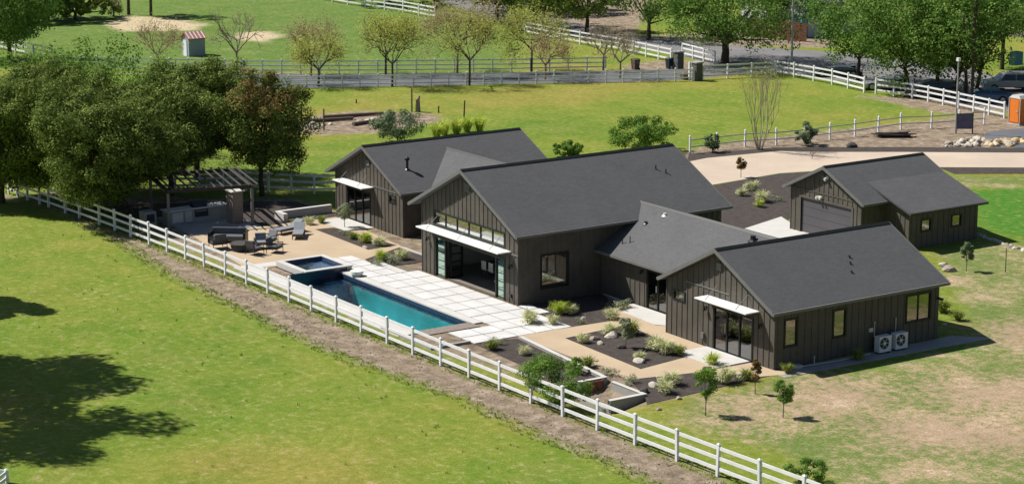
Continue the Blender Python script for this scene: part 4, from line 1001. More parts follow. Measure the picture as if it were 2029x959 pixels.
# ---------------- young trees in the garden and lawn
def young(px, py, top, R, base, m, seed, label, **k):
    x, y, _ = at(px, py); H = (py - top) * math.hypot(math.hypot(x, y), 28.5) / FPX * 1.03
    return make_tree('young_tree', label, 'tree', (x, y), H, R, base, m, seed, .022, 18, 130, .075, clump_r=.34, **k)
young(1398, 823, 724, .62, .55, 'leaf_bright', 91, 'staked young tree with bright tips on the dry lawn, left of two')
young(1552, 827, 752, .50, .65, 'leaf_bright', 92, 'round-headed young tree on the dry lawn, right of two')
young(1496, 780, 704, .28, .5, 'leaf_rust', 93, 'narrow dark reddish young tree at the edge of the planting bed')
young(1915, 538, 478, .42, .5, 'leaf_graygreen', 94, 'young tree standing in the shade of the garage lean-to')
young(683, 452, 400, .55, .55, 'leaf_olive', 95, 'silvery young olive tree in front of the far wing door', trunks=((0, 0),))
young(1240, 690, 628, .42, .35, 'leaf_olive', 96, 'young tree in the square planting bed of the garden path')
young(1468, 352, 310, .38, .5, 'leaf_rust', 97, 'thin young tree at the near edge of the tan driveway')
bare(1608, 316, 300, seed=98, m='bark_gray', label='little bare sapling on the tan driveway edge', trunk_r=.03, depth=3)

# ---------------- ornamental grasses and low plants
def tuft_proto(kind, seed):
    rs = np.random.default_rng(seed); t = thing('garden_plant', (0, 0, 0), 'x', 'plant')
    if kind in ('pale', 'lime', 'green'):
        V, Q, T = blades(rs, 210, .50, .46, .022)
        cen = rs.normal(size=(16, 3)) * np.array([.16, .16, .05]) + np.array([0, 0, .22]); V2, Q2, T2 = leaf_cloud(rs, cen, [.13] * 16, 34, .055, up=1.2)
        np_mesh('leaves', np.concatenate([V, V2]), np.concatenate([Q, Q2 + len(V)]), 'blade_' + kind, t, np.concatenate([T, T2 * .6 + .4]))
    else:
        cen = rs.normal(size=(9, 3)) * np.array([.16, .16, .07]) + np.array([0, 0, .2]); V, Q, T = leaf_cloud(rs, cen, [.14] * 9, 45, .06); np_mesh('leaves', V, Q, 'leaf_' + kind, t, T)
    return t
PL = [ # px, py, kind, scale, label
 (1050, 640, 'pale', 1.25, 'pale tuft at the corner of the paving slabs beside the barn bed'), (1110, 622, 'lime', 1.2, 'bright lime plant in the bed right of the middle wing'),
 (1095, 642, 'pale', .9, 'small pale tuft in front of the bright lime plant'), (1130, 622, 'pale', .9, 'pale tuft right of the bright lime plant'),
 (1213, 632, 'pale', 1.0, 'pale tuft at the tip of the bed near the link door'), (1150, 640, 'olive', .7, 'tiny dull plant in the middle of the barn bed'),
 (1155, 678, 'pale', .8, 'pale tuft at the left corner of the square bed'), (1208, 662, 'pale', 1.0, 'pale tuft behind the boulders of the square bed'),
 (1250, 662, 'green', 1.2, 'green tuft at the foot of the young tree in the square bed'), (1300, 692, 'pale', 1.25, 'large pale tuft in the right half of the square bed'),
 (1318, 700, 'pale', 1.25, 'pale tuft nearest the tip of the square bed'), (1345, 703, 'green', .9, 'green tuft at the right tip of the square bed'), (1268, 712, 'pale', .7, 'small tuft beside the pale round stone'),
 (1412, 722, 'lime', 1.0, 'lime-green plant at the corner of the near wing slab'), (1328, 762, 'pale', 1.15, 'pale tuft in the lower bed left of the flat boulder'), (1318, 778, 'pale', 1.0, 'pale tuft lowest in the lower bed'),
 (1440, 758, 'pale', 1.3, 'large pale tuft between the two young trees'), (1400, 752, 'lime', .9, 'yellow-green plant behind the left young tree'), (1480, 752, 'green', .9, 'dark green tuft beside the reddish young tree'),
 (1250, 758, 'olive', 1.0, 'grey plant behind the open concrete box'), (1205, 742, 'olive', 1.0, 'grey plant along the patio wall right of the shrub'), (1165, 726, 'green', .9, 'green plant along the patio wall left of the grey one'),
 (725, 480, 'lime', 1.1, 'yellow tuft in the bed before the far wing'), (752, 487, 'pale', 1.0, 'pale tuft at the right end of the bed before the far wing'), (683, 466, 'olive', .9, 'dull tuft at the foot of the young olive'), (700, 474, 'green', .8, 'green tuft next to the yellow one before the far wing'),
 (755, 516, 'lime', 1.1, 'yellow tuft in the bed by the spa'), (775, 520, 'olive', 1.3, 'silvery mound in the bed by the spa'), (797, 514, 'pale', 1.1, 'pale tuft in the bed by the spa nearest the barn'), (748, 526, 'olive', 1.0, 'small silvery mound at the slab edge by the spa'),
 (612, 445, 'pale', .9, 'pale plant in the shaded bed under the low wall'), (637, 442, 'green', .8, 'green plant at the right end of the low wall'), (585, 448, 'green', .8, 'green plant at the left end of the low wall'),
 (988, 682, 'olive', .9, 'grey-green plant in the bed inside the fence, below the slabs'), (975, 692, 'green', .9, 'green plant in the bed inside the fence'), (1040, 702, 'pale', .8, 'pale tuft against the patio wall left of the dense shrub'),
 (1490, 378, 'pale', 1.2, 'pale tuft highest in the dark bed beside the garage'), (1510, 400, 'pale', 1.3, 'pale tuft in the middle of the dark bed beside the garage'), (1470, 388, 'pale', .9, 'small tuft left in the dark bed beside the garage'), (1505, 410, 'lime', .8, 'yellowish tuft lowest in the dark bed beside the garage'),
 (1868, 618, 'green', 1.2, 'dark plant at the far corner of the near wing'), (1898, 634, 'green', .9, 'dark plant on the lawn edge behind the near wing'), (1540, 398, 'olive', .9, 'dull plant beside the left wall of the garage'),
 (1232, 612, 'olive', 1.3, 'tall thin plant before the dark wall near the link door'), (1560, 738, 'green', .8, 'weeds at the near corner of the near wing'), (1700, 712, 'green', .9, 'weeds in the shade below the two outdoor units')]
protos = {}
for i, (px, py, k, s, lab) in enumerate(PL):
    if k not in protos: protos[k] = [tuft_proto(k, 500 + len(protos)), False]
    p = protos[k]; put(p[0], p[1], at(px, py, .02), rz=i * 1.7, sc=s * 1.12, label=lab, group='low plants in the garden beds'); p[1] = True
# ---------------- unmown grass: tussocks in the pasture and weeds along the fence and dirt
def tussocks():
    rs = np.random.default_rng(7); V = []; T = []
    fence_y = lambda x: 53.2 + max(0, (x + 98) / 32) ** 1.5 * 0
    pts = []
    P_ = rs.uniform([-128, 36], [-60, 62], size=(26000, 2))
    d = sdf(P_, POLY['dirt_path']); edge = np.abs(d) < .55
    out = np.column_stack([P_, d])
    near = (d > .2) & (P_[:, 1] < 54)
    keep = edge | (near & (rs.random(len(P_)) < .012))
    # nothing on the terrace
    terr = sdf(P_, [(-124, 54.4), (-88, 54.4), (-88, 56.6), (-80.5, 56.2), (-75.6, 57.4), (-75.6, 70), (-124, 70)]) < .1
    P_ = P_[keep & ~terr]; Zs = terrain_height(P_); n = len(P_); k = 7
    base = np.repeat(np.column_stack([P_, Zs]), k, 0); a = rs.uniform(0, 2 * np.pi, n * k); h = rs.uniform(.03, .10, n * k) * np.repeat(rs.uniform(.6, 1.3, n), k)
    o = base + np.column_stack([np.cos(a), np.sin(a), 0 * a]) * rs.uniform(0, .12, n * k)[:, None]; s = np.column_stack([-np.sin(a), np.cos(a), 0 * a]) * .018
    tip = o + np.column_stack([np.cos(a) * h * .6, np.sin(a) * h * .6, h])
    q = np.stack([o - s, o + s, tip + s * .4, tip - s * .4], 1).reshape(-1, 3)
    ob = np_mesh('grass_tufts', q, np.arange(len(q)).reshape(-1, 4), 'blade_green', None, np.repeat(rs.random(n), k))
    tag(ob, 'loose tufts of pasture grass and weeds along the dirt strip', 'grass', kind='stuff')
tussocks()
# ================================================================== FENCES
def fence(name, label, posts, h=1.35, rails=(.33, .78, 1.2), m='vinyl_white', pw=.125, rh=.14, group=None, cap=True, rail_m=None):
    """posts: list of (x, y[, z]) along the run; every post is a part, every rail level is one part"""
    px = [(p[0], p[1], p[2] if len(p) > 2 else 0) for p in posts]
    t = thing(name, px[0], label, 'fence', group)
    for r in rails:
        mb_ = MB()
        for a, b in zip(px[:-1], px[1:]): mb_.beam((a[0], a[1], a[2] + r), (b[0], b[1], b[2] + r), .04, rh)
        mb_.build('rail', rail_m or m, t)
    q = MB(); q.box(-pw / 2, pw / 2, -pw / 2, pw / 2, -.1, h)
    if cap: q.hexa([(-pw * .62, -pw * .62, h), (pw * .62, -pw * .62, h), (pw * .62, pw * .62, h), (-pw * .62, pw * .62, h)], [(-.01, -.01, h + .06), (.01, -.01, h + .06), (.01, .01, h + .06), (-.01, .01, h + .06)])
    proto = None
    for i, p in enumerate(px):
        if proto is None: o = q.build('post', m); proto = o
        else: o = proto.copy(); COL.objects.link(o)
        a = px[min(i + 1, len(px) - 1)]; b = px[max(i - 1, 0)]
        o.parent = t; o.location = (p[0] - px[0][0], p[1] - px[0][1], p[2] - px[0][2]); o.rotation_euler = (.018 * math.sin(i * 2.3 + len(label)), .018 * math.sin(i * 3.7), math.atan2(a[1] - b[1], a[0] - b[0]))
    return t

def run(pts_px, n, jit=0):
    """n posts evenly along a pixel polyline on the ground"""
    P_ = [Vector(at(*p)) for p in pts_px]; seg = [(b - a).length for a, b in zip(P_[:-1], P_[1:])]; tot = sum(seg); out = []
    for i in range(n):
        s = tot * i / (n - 1); k = 0
        while k < len(seg) - 1 and s > seg[k]: s -= seg[k]; k += 1
        v = P_[k].lerp(P_[k + 1], min(1, s / seg[k])); out.append((v.x, v.y, 0))
    return out

F1 = [(9, 386), (32, 391), (55, 397), (79, 405), (105, 410), (135, 422), (162.5, 432), (197.5, 447), (228.6, 458.5), (262, 470), (294, 485), (330, 499), (367, 513.5), (405, 528.5), (444, 546), (485.5, 563.6), (528.8, 581), (572, 598.5), (617.5, 617), (665, 638), (714, 659), (766.8, 680.6), (818, 702), (873, 725),
      (931.5, 748), (991.7, 773), (1055, 798), (1120.5, 823), (1190, 850), (1262, 880), (1337, 914), (1414, 945.3)]
fp = np.array([at(*p)[:2] for p in F1]); cf = np.polyfit(fp[:, 0] + 95, fp[:, 1], 3)
posts = [(x, float(np.polyval(cf, x + 95))) for x in fp[:, 0]]
dx = Vector(posts[-1]) - Vector(posts[-2]); dx = dx.normalized() * 2.45
for k in range(1, 7): posts.append((posts[31][0] + dx.x * k, posts[31][1] + dx.y * k))
posts = [(x, y, float(terrain_height(np.array([[x, y]]))[0])) for x, y in posts]
fence('rail_fence', 'long white three-rail fence running past the pool along the pasture edge', posts)

fence('rail_fence', 'white three-rail fence in the shade behind the far wing and the oaks', run([(300, 378), (440, 376), (520, 380), (645, 386), (668, 384)], 9), h=1.35)
fence('rail_fence', 'pale fence on the near side of the lane', run([(430, 176), (560, 176), (800, 172), (1000, 168), (1200, 164), (1372, 161)], 28), h=1.15, rails=(.3, .65, 1.0), rh=.10, pw=.11)
fence('rail_fence', 'pale fence on the far side of the lane under the budding trees', run([(120, 138), (490, 147), (700, 147), (1000, 144), (1200, 140)], 30), h=1.3, rails=(.35, .75, 1.15), rh=.11, pw=.11)
fence('rail_fence', 'white fence right of the second gate pillar', run([(1392, 158), (1460, 155), (1535, 150)], 4), h=1.25)
fence('rail_fence', 'white fence beside the street from the far meadow, top centre', run([(600, -6), (700, 12), (790, 24), (862, 38)], 9), h=1.3)
fence('rail_fence', 'short white fence between the budding trees and the shaded street', run([(1040, 68), (1110, 82), (1232, 103)], 6), h=1.3)
fence('rail_fence', 'white fence running down to the first gate pillar', run([(1232, 103), (1330, 124)], 5), h=1.3)
fence('rail_fence', 'short white fence behind the gate pillars', run([(1352, 112), (1416, 128)], 4), h=1.2)
fence('rail_fence', 'bright white three-rail fence down the upper right pasture edge', run([(1535, 148), (1640, 166), (1712, 184)], 6), h=1.35)
fence('rail_fence', 'bright white three-rail fence along the street towards the orange toilet', run([(1735, 186), (1820, 198), (1900, 215), (1990, 235)], 9), h=1.3)
fence('post_fence', 'white posts with weathered grey rails along the back pasture', run([(1367, 304), (1465, 292), (1560, 287), (1697, 270), (1785, 257), (1870, 254), (1950, 246)], 12), h=1.25, rails=(.45, .95), rail_m='galv', rh=.08, pw=.11, cap=True)
fence('rail_fence', 'white fence end seen under the top left tree', run([(-40, 90), (60, 112), (104, 122)], 5), h=1.2)
fence('rail_fence', 'corner of a white fence at the bottom left edge', [(-85.2, 27.2), (-82.8, 28.6), (-80.9, 30.0), (-79.3, 28.4)], h=.6, rails=(.25, .5))

# ================================================================== GARDEN WALLS, STEPS
gwl = thing('retaining_wall', (-88, 58.9, 0), 'low white-topped concrete wall along the garden path with a short return', 'wall')
w = MB(); a = Vector((-87.95, 59.32)); b = Vector((-79.75, 58.52))
w.prism([(a.x, a.y - .09), (b.x, b.y - .09), (b.x, b.y + .09), (a.x, a.y + .09)], -.7, .10)
w.prism([(b.x - .18, b.y - .09), (b.x - .18, 57.0), (b.x, 57.0), (b.x, b.y - .09)], -.7, .10); w.build('wall', 'conc_gray', gwl)
c = MB(); c.prism([(a.x, a.y - .11), (b.x + .02, b.y - .11), (b.x + .02, b.y + .11), (a.x, a.y + .11)], .10, .125); c.prism([(b.x - .2, b.y - .11), (b.x - .2, 56.98), (b.x + .02, 56.98), (b.x + .02, b.y - .11)], .10, .124); c.build('coping', 'conc_white', gwl)
bx = thing('retaining_wall', (-77.5, 57.6, 0), 'open concrete box wall beside the steps at the lawn corner', 'wall')
w = MB(); w.box(-79.0, -76.75, 58.3, 58.46, -.8, .10); w.box(-76.75, -76.55, 56.45, 58.46, -.8, .10); w.box(-79.0, -76.75, 56.45, 56.6, -.8, -.35); w.build('wall', 'conc_gray', bx)
c = MB(); c.box(-79.02, -76.53, 58.28, 58.48, .10, .125); c.box(-76.77, -76.53, 56.43, 58.28, .10, .125); c.build('coping', 'conc_white', bx)
gt = thing('steel_gate', (-79.4, 57.9, -.4), 'rusty steel panel between the two concrete garden walls', 'gate')
g = MB(); g.box(-79.62, -79.58, 57.5, 58.3, -.5, .06)
for y in (57.45, 57.85, 58.25): g.box(-79.64, -79.56, y, y + .04, -.55, .09)
g.build('panel', 'rust', gt)
ph = thing('pool_equipment_wall', (-95, 54.3, 0), 'low grey concrete wall between the pool deck and the white fence', 'wall')
w = MB(); w.box(-93.4, -88.6, 54.5, 54.7, -.4, .12); w.box(-88.8, -88.6, 54.7, 56.8, -.4, .12); w.build('wall', 'conc_gray', ph)
bw = thing('bench_wall', (-119, 64, 0), 'low L-shaped concrete wall in the shade left of the far wing', 'wall')
w = MB(); w.box(-120.1, -119.8, 62.6, 66.5, 0, .50); w.box(-119.8, -118.9, 62.6, 62.9, 0, .50); w.build('wall', 'conc_white', bw)
pb = thing('fire_bowl', (-103.9, 59.15, .05), 'white rounded bowl on the slab edge beside the spa', 'bowl')
w = MB(); w.tube((-103.9, 59.15, .05), (-103.9, 59.15, .2), .2, .38, n=16); w.tube((-103.9, 59.15, .2), (-103.9, 59.15, .34), .38, .36, n=16); w.build('bowl', 'lamp_white', pb, smooth=False)

# ================================================================== PERGOLA AND OUTDOOR KITCHEN
pg = thing('pergola', (-120.4, 55.6, 0), 'dark slatted pergola with pale posts beside the oaks', 'pergola', rz=math.radians(-14))
def loc_build(mb_, name, m_, parent, bevel=0.0):
    o = mb_.build(name, m_, None, bevel); o.parent = parent; return o
ZT = 2.55; DX, DY = 5.6, 5.15
for (x, y) in ((0, 0), (0, DY), (-DX, 0), (-DX, DY)):
    q = MB(); q.box(x - .08, x + .08, y - .08, y + .08, 0, ZT - .2); loc_build(q, 'post', 'trim_gray', pg, .008)
for (x0, x1, y0, y1) in ((-DX - .2, .2, -.05, .05), (-DX - .2, .2, DY - .05, DY + .05), (-DX - .05, -DX + .05, .05, DY - .05), (-.05, .05, .05, DY - .05)):
    q = MB(); q.box(x0, x1, y0, y1, ZT - .2, ZT); loc_build(q, 'beam', 'wood_dark', pg)
q = MB(); n = 12
for i in range(n):
    y = -.3 + (DY + .6) * i / (n - 1); q.box(-DX - .35, .35, y - .03, y + .03, ZT + .002, ZT + .09)
loc_build(q, 'roof_slats', 'slat_gray', pg)
kt = thing('outdoor_kitchen', (-121.5, 57.2, 0), 'grey-green outdoor kitchen counter with built-in appliances under the pergola', 'counter')
q = MB(); q.box(-122.6, -121.8, 56.2, 60.2, .0, .86); q.build('counter', 'conc_gray', kt, bevel=.01)
q = MB(); q.box(-122.7, -121.72, 56.1, 60.3, .86, .92); q.build('counter_top', 'conc_slab', kt)
for (y0, y1, z0, z1, m_) in ((56.5, 57.2, .15, .75, 'conc_slab'), (57.35, 57.8, .12, .78, 'galv'), (58.0, 58.9, .35, .8, 'unit_dark')):
    q = MB(); q.box(-121.8, -121.76, y0, y1, z0, z1); d = q.build('cabinet_door', m_, kt); q = MB(); q.box(-121.76, -121.73, y0 + .1, y1 - .1, z1 - .1, z1 - .07); q.build('handle', 'galv', d)
q = MB(); q.box(-122.5, -121.9, 58.0, 58.9, .922, 1.02); q.tube((-122.2, 58.0, 1.02), (-122.2, 58.9, 1.02), .27, n=14); q.build('grill', 'unit_dark', kt)
fr_ = thing('fridge_tower', (-120.2, 60.3, 0), 'tan brick tower at the right end of the pergola', 'tower')
q = MB(); q.box(-120.9, -120.0, 59.7, 60.4, 0, 2.0); q.build('body', 'brick_tan', fr_, bevel=.01)
q = MB(); q.box(-120.0, -119.97, 59.8, 60.3, .15, .85); q.box(-120.0, -119.97, 59.8, 60.3, .95, 1.85); q.build('door', 'brick_tan', fr_)
q = MB(); q.box(-121.0, -119.9, 59.6, 60.5, 2.0, 2.06); q.build('cap', 'conc_white', fr_)
ov = thing('pizza_oven', (-124.4, 55.4, 0), 'grey oven box with dark mouth left of the outdoor kitchen', 'oven')
q = MB(); q.box(-122.7, -121.9, 54.7, 55.5, 0, 1.0); q.build('body', 'conc_gray', ov, bevel=.02); q = MB(); q.box(-121.9, -121.87, 54.85, 55.35, .35, .85); q.build('mouth', 'unit_dark', ov)

# ================================================================== PATIO FURNITURE
def chair_proto(m_c, m_f):
    t = thing('patio_chair', (0, 0, 0), 'x', 'chair')
    f = MB()
    q = MB(); q.box(-.36, .36, -.34, .34, .32, .46); q.build('seat', m_c, t, bevel=.03)
    q = MB(); q.hexa([(-.34, .26, .46), (.34, .26, .46), (.34, .38, .46), (-.34, .38, .46)], [(-.34, .40, .88), (.34, .40, .88), (.34, .50, .88), (-.34, .50, .88)]); q.build('backrest', m_c, t, bevel=.02)
    for s in (-1, 1):
        q = MB(); q.box(s * .40 - .03, s * .40 + .03, -.36, .42, .56, .60); q.build('armrest', m_f, t)
        for y in (-.34, .38):
            q = MB(); q.tube((s * .40, y, 0), (s * .40, y, .56), .022, n=6); q.build('leg', m_f, t)
    q = MB(); q.box(-.40, .40, -.34, .38, .27, .31); q.build('frame', m_f, t)
    return t
A_ = chair_proto('cushion_gray', 'frame_black'); B_ = chair_proto('cushion_white', 'frame_black')
put(A_, False, at(545, 500, .03), rz=2.2, sc=.95, label='grey cushioned patio chair with black frame in the sun, right of the striped one')
put(B_, False, at(518, 492, .03), rz=1.2, sc=.95, label='pale cushioned patio chair at the edge of the shade')
put(B_, True, at(534, 484, .03), rz=.4, sc=.92, label='pale cushioned patio chair turned away behind the other two')
put(A_, True, at(505, 504, .03), rz=3.4, sc=1.0, label='grey patio chair in the shade beside the fire pit')
put(A_, True, at(432, 492, .03), rz=4.6, sc=1.05, label='dark patio chair nearest the pergola')
fpit = thing('fire_pit', at(478, 497, .03), 'round dark fire pit table in the shade', 'fire pit')
fx, fy, _ = at(478, 497)
q = MB(); q.tube((fx, fy, .03), (fx, fy, .42), .55, .62, n=20); q.build('base', 'unit_dark', fpit); q = MB(); q.tube((fx, fy, .42), (fx, fy, .47), .68, n=20); q.build('rim', 'rock_dark', fpit)
sx, sy, _ = at(452, 480)
sofa = thing('sofa', (sx, sy, .03), 'low dark outdoor sofa in the shade beyond the fire pit', 'sofa', rz=.9)
def loc_build(mb_, name, m_, parent, bevel=0.0):
    o = mb_.build(name, m_, None, bevel); o.parent = parent; return o
q = MB(); q.box(-1.0, 1.0, -.4, .4, .12, .42); loc_build(q, 'seat', 'cushion_gray', sofa, .03)
q = MB(); q.box(-1.0, 1.0, .28, .42, .42, .80); loc_build(q, 'backrest', 'cushion_gray', sofa, .03)
for s in (-1, 1):
    q = MB(); q.box(s * 1.05 - .08, s * 1.05 + .08, -.4, .42, 0, .6); loc_build(q, 'armrest', 'frame_black', sofa)
def lounger(px, py, rz, lab):
    x, y, _ = at(px, py); t = thing('sun_lounger', (x, y, .03), lab, 'lounger', rz=rz)
    q = MB(); q.box(-.32, .32, -.9, .35, .26, .36); loc_build(q, 'mattress', 'cushion_white', t, .02)
    q = MB(); q.hexa([(-.32, .35, .26), (.32, .35, .26), (.32, .95, .62), (-.32, .95, .62)], [(-.32, .30, .36), (.32, .30, .36), (.32, .90, .72), (-.32, .90, .72)]); loc_build(q, 'backrest', 'cushion_white', t)
    q = MB(); q.box(-.34, -.30, -.92, .9, .2, .26); q.box(.30, .34, -.92, .9, .2, .26); q.box(-.30, .30, -.92, -.88, .2, .26); loc_build(q, 'frame', 'wood_old', t)
    for xx in (-.31, .31):
        for yy in (-.8, .7):
            q = MB(); q.box(xx - .025, xx + .025, yy - .025, yy + .025, 0, .2); loc_build(q, 'leg', 'wood_old', t)
lounger(572, 462, .2, 'pale sun lounger on the patio at the end of the low wall'); lounger(592, 470, 1.0, 'wooden framed sun lounger lying flat on the sunny patio')

# dining set and sofa inside the open middle wing
dt = thing('dining_table', (-99.0, 65.8, .06), 'dark dining table inside the open middle wing', 'table')
q = MB(); q.box(-100.2, -97.8, 65.3, 66.3, .76, .82); q.build('table_top', 'wood_old', dt)
for x in (-100, -98):
    for y in (65.4, 66.2):
        q = MB(); q.box(x - .04, x + .04, y - .04, y + .04, .06, .76); q.build('leg', 'wood_old', dt)
dc = None
for i, (x, y, r) in enumerate([(-99.7, 65.0, 3.14), (-99.0, 65.0, 3.14), (-98.3, 65.0, 3.14), (-99.7, 66.6, 0), (-98.3, 66.6, 0)]):
    if dc is None:
        dc = thing('dining_chair', (0, 0, 0), 'x', 'chair')
        q = MB(); q.box(-.22, .22, -.22, .22, .42, .48); q.build('seat', 'interior_white', dc); q = MB(); q.box(-.22, .22, .19, .23, .48, .92); q.build('backrest', 'interior_white', dc)
        for xx in (-.2, .2):
            for yy in (-.2, .2): q = MB(); q.tube((xx, yy, 0), (xx, yy, .42), .018, n=5); q.build('leg', 'frame_black', dc)
        o = put(dc, False, (x, y, .06), r)
    else: o = put(dc, True, (x, y, .06), r)
    o['label'] = ('light dining chair in the row facing the open door, beside the dark table' if i < 3 else 'light dining chair on the far side of the dark indoor table'); o['group'] = 'dining chairs inside the middle wing'
so = thing('sofa', (-96.6, 65.3, .06), 'dark sofa just inside the open folding door', 'sofa')
q = MB(); q.box(-97.6, -95.9, 64.9, 65.7, .16, .5); q.build('seat', 'cushion_gray', so, bevel=.04); q = MB(); q.box(-97.6, -95.9, 65.5, 65.72, .5, .85); q.build('backrest', 'cushion_gray', so, bevel=.04)
q = MB(); q.box(-97.2, -96.9, 65.2, 65.5, .5, .75); q.box(-96.5, -96.2, 65.2, 65.5, .5, .75); q.build('cushion', 'cushion_white', so, bevel=.04)
ct = thing('coffee_table', (-96.9, 64.3, .06), 'low pale table inside the open folding door, in front of the sofa', 'table')
q = MB(); q.box(-97.5, -96.3, 64.0, 64.6, .36, .42); q.build('table_top', 'interior_white', ct)
for x in (-97.4, -96.4):
    for y in (64.1, 64.5): q = MB(); q.box(x - .03, x + .03, y - .03, y + .03, .06, .36); q.build('leg', 'frame_black', ct)

# ================================================================== OUTDOOR UNITS
def ac(y, lab):
    t = thing('heat_pump', (-75.95, y, 0), lab, 'air conditioner', 'outdoor units at the near wing wall')
    x0, x1, y0, y1 = -76.25, -75.87, y - .39, y + .39
    q = MB(); q.box(x0, x1, y0, y1, .10, .88); q.build('casing', 'unit_white', t, bevel=.015)
    q = MB(); q.tube((x1 + .001, y - .08, .54), (x1 + .012, y - .08, .54), .29, n=24); g = q.build('fan_grille', 'unit_dark', t)
    q = MB()
    for k in range(6):
        a = k * math.pi / 3; q.beam((x1 + .02, y - .08, .54), (x1 + .02, y - .08 + math.cos(a) * .27, .54 + math.sin(a) * .27), .01, .02)
    q.tube((x1 + .013, y - .08, .54), (x1 + .03, y - .08, .54), .085, n=14); q.build('fan_hub', 'unit_white', g)
    q = MB(); q.box(x0 + .04, x1 - .04, y0 + .08, y0 + .14, 0, .12); q.box(x0 + .04, x1 - .04, y1 - .14, y1 - .08, 0, .12); q.build('feet', 'unit_dark', t)
ac(72.35, 'white outdoor air conditioning unit, nearer of two along the near wing wall'); ac(73.42, 'white outdoor air conditioning unit, farther of two along the near wing wall')
pp = thing('pipe_bundle', (-76.2, 69, 0), 'loose pipes and fittings lying along the shaded foot of the near wing wall', 'pipes')
q = MB(); q.tube((-76.2, 67.2, .08), (-76.0, 69.5, .08), .03, n=6); q.tube((-76.0, 69.5, .08), (-76.1, 71.6, .08), .03, n=6); q.tube((-76.3, 68.2, .02), (-76.3, 68.2, .45), .03, n=6); q.box(-76.4, -76.1, 66.9, 67.3, .02, .2); q.build('pipes', 'galv', pp)

# ================================================================== ROCKS
def rock_mesh(seed, m, sub=2):
    bm = bmesh.new(); bmesh.ops.create_icosphere(bm, subdivisions=sub, radius=.5); rr = random.Random(seed); off = Vector((rr.uniform(0, 50), rr.uniform(0, 50), 0))
    cuts = [Vector((rr.uniform(-1, 1), rr.uniform(-1, 1), rr.uniform(-.3, 1))).normalized() for _ in range(5)]
    for v_ in bm.verts:
        n = noise.noise(v_.co * 2.2 + off); v_.co *= 1 + .35 * n
        for c_ in cuts:
            d = v_.co.dot(c_) - .33
            if d > 0: v_.co -= c_ * d * .85
        v_.co.z = max(v_.co.z * .72, -.14)
    me = bpy.data.meshes.new('rock'); bm.to_mesh(me); bm.free(); me.materials.append(MATS[m]); return me
RM = {m: [rock_mesh(s, m) for s in range(3 * i, 3 * i + 3)] for i, m in enumerate(('rock', 'rock_pale', 'rock_tan', 'rock_dark'))}
def rock(px, py, size, m, lab, i=0, name='boulder', cat='rock', group=None, z=0.0, loc=None, sq=(1, 1, 1)):
    x, y, _ = loc or at(px, py); o = bpy.data.objects.new(name, RM[m][i % 3]); COL.objects.link(o)
    o.location = (x, y, z + size * .08); o.scale = (size * sq[0], size * sq[1], size * sq[2]); o.rotation_euler = (0, 0, i * 2.1 + px * .1); return tag(o, lab, cat, group)
rock(1212, 668, .75, 'rock_pale', 'largest pale boulder in the square planting bed', 0); rock(1178, 673, .55, 'rock', 'brown boulder at the left of the square planting bed', 1)
rock(1190, 682, .45, 'rock', 'small flat boulder in front of the brown one in the square bed', 2); rock(1232, 690, .5, 'rock_dark', 'dark boulder in the middle of the square bed', 0)
rock(1267, 718, .6, 'rock_pale', 'pale rounded boulder at the lower corner of the square bed', 1); rock(1100, 632, .5, 'rock_pale', 'pale flat rock between the tufts beside the middle wing', 2)
rock(1156, 632, .35, 'rock_pale', 'small pale rock in the dark bed beside the middle wing', 1); rock(1275, 778, .6, 'rock_dark', 'dark round boulder at the end of the open concrete box', 0)
rock(1295, 766, .6, 'rock_pale', 'pale pointed boulder at the path edge in the lower bed', 1); rock(1472, 752, .75, 'rock_dark', 'dark flat boulder before the near wing corner', 2, sq=(1.3, .8, .7))
rock(1400, 734, .55, 'rock_dark', 'dark boulder beside the near wing slab', 1); rock(1345, 790, .35, 'rock', 'small stone low in the lower bed', 2)
rock(724, 492, .4, 'rock_pale', 'pale stone in the bed before the far wing', 0); rock(1305, 812, .3, 'rock', 'stone on the lawn below the concrete box', 1)
rock(1880, 536, .9, 'rock', 'boulder at the far right corner of the near wing', 0); rock(1869, 528, .6, 'rock_pale', 'smaller boulder behind the corner boulder', 1)
rock(1688, 292, .9, 'rock_dark', 'black rock on the bare earth beyond the driveway', 1); rock(1870, 644, .3, 'rock_pale', 'white stone at the far corner of the near wing', 2)
rs_ = random.Random(5)
for i in range(34):
    a = rs_.uniform(0, 6.28); r = rs_.random() ** .5; cx_, cy_, _ = at(1916, 286)
    rock(i, 0, rs_.uniform(.35, .8), 'rock_pale' if i % 3 else 'rock', 'pale rubble stone in the heap beyond the driveway, below the sign board', i, 'rubble_stone', 'rock', 'stones in the pale rubble heap', z=.45 * (1 - r) * rs_.random(), loc=(cx_ + 1.0 * r * math.cos(a), cy_ + 2.1 * r * math.sin(a), 0))
for i in range(34):
    a = rs_.uniform(0, 6.28); r = rs_.random() ** .5; cx_, cy_, _ = at(1992, 286)
    rock(i, 0, rs_.uniform(.3, .7), 'rock_tan' if i % 3 else 'rock_pale', 'yellowish rubble stone in the heap beside the asphalt pad', i, 'rubble_stone', 'rock', 'stones in the yellowish rubble heap', z=.35 * (1 - r) * rs_.random(), loc=(cx_ + .9 * r * math.cos(a), cy_ + 2.0 * r * math.sin(a), 0))
P0 = Vector(at(1925, 463)); P1 = Vector(at(2045, 503))
for i in range(30):
    v_ = P0.lerp(P1, i / 29); rock(i, 0, rs_.uniform(.25, .42), 'rock_pale', 'pale edging stone in the row along the green lawn behind the garage', i, 'edging_stone', 'rock', 'edging stones along the lawn', loc=(v_.x + rs_.uniform(-.15, .15), v_.y + rs_.uniform(-.15, .15), 0))
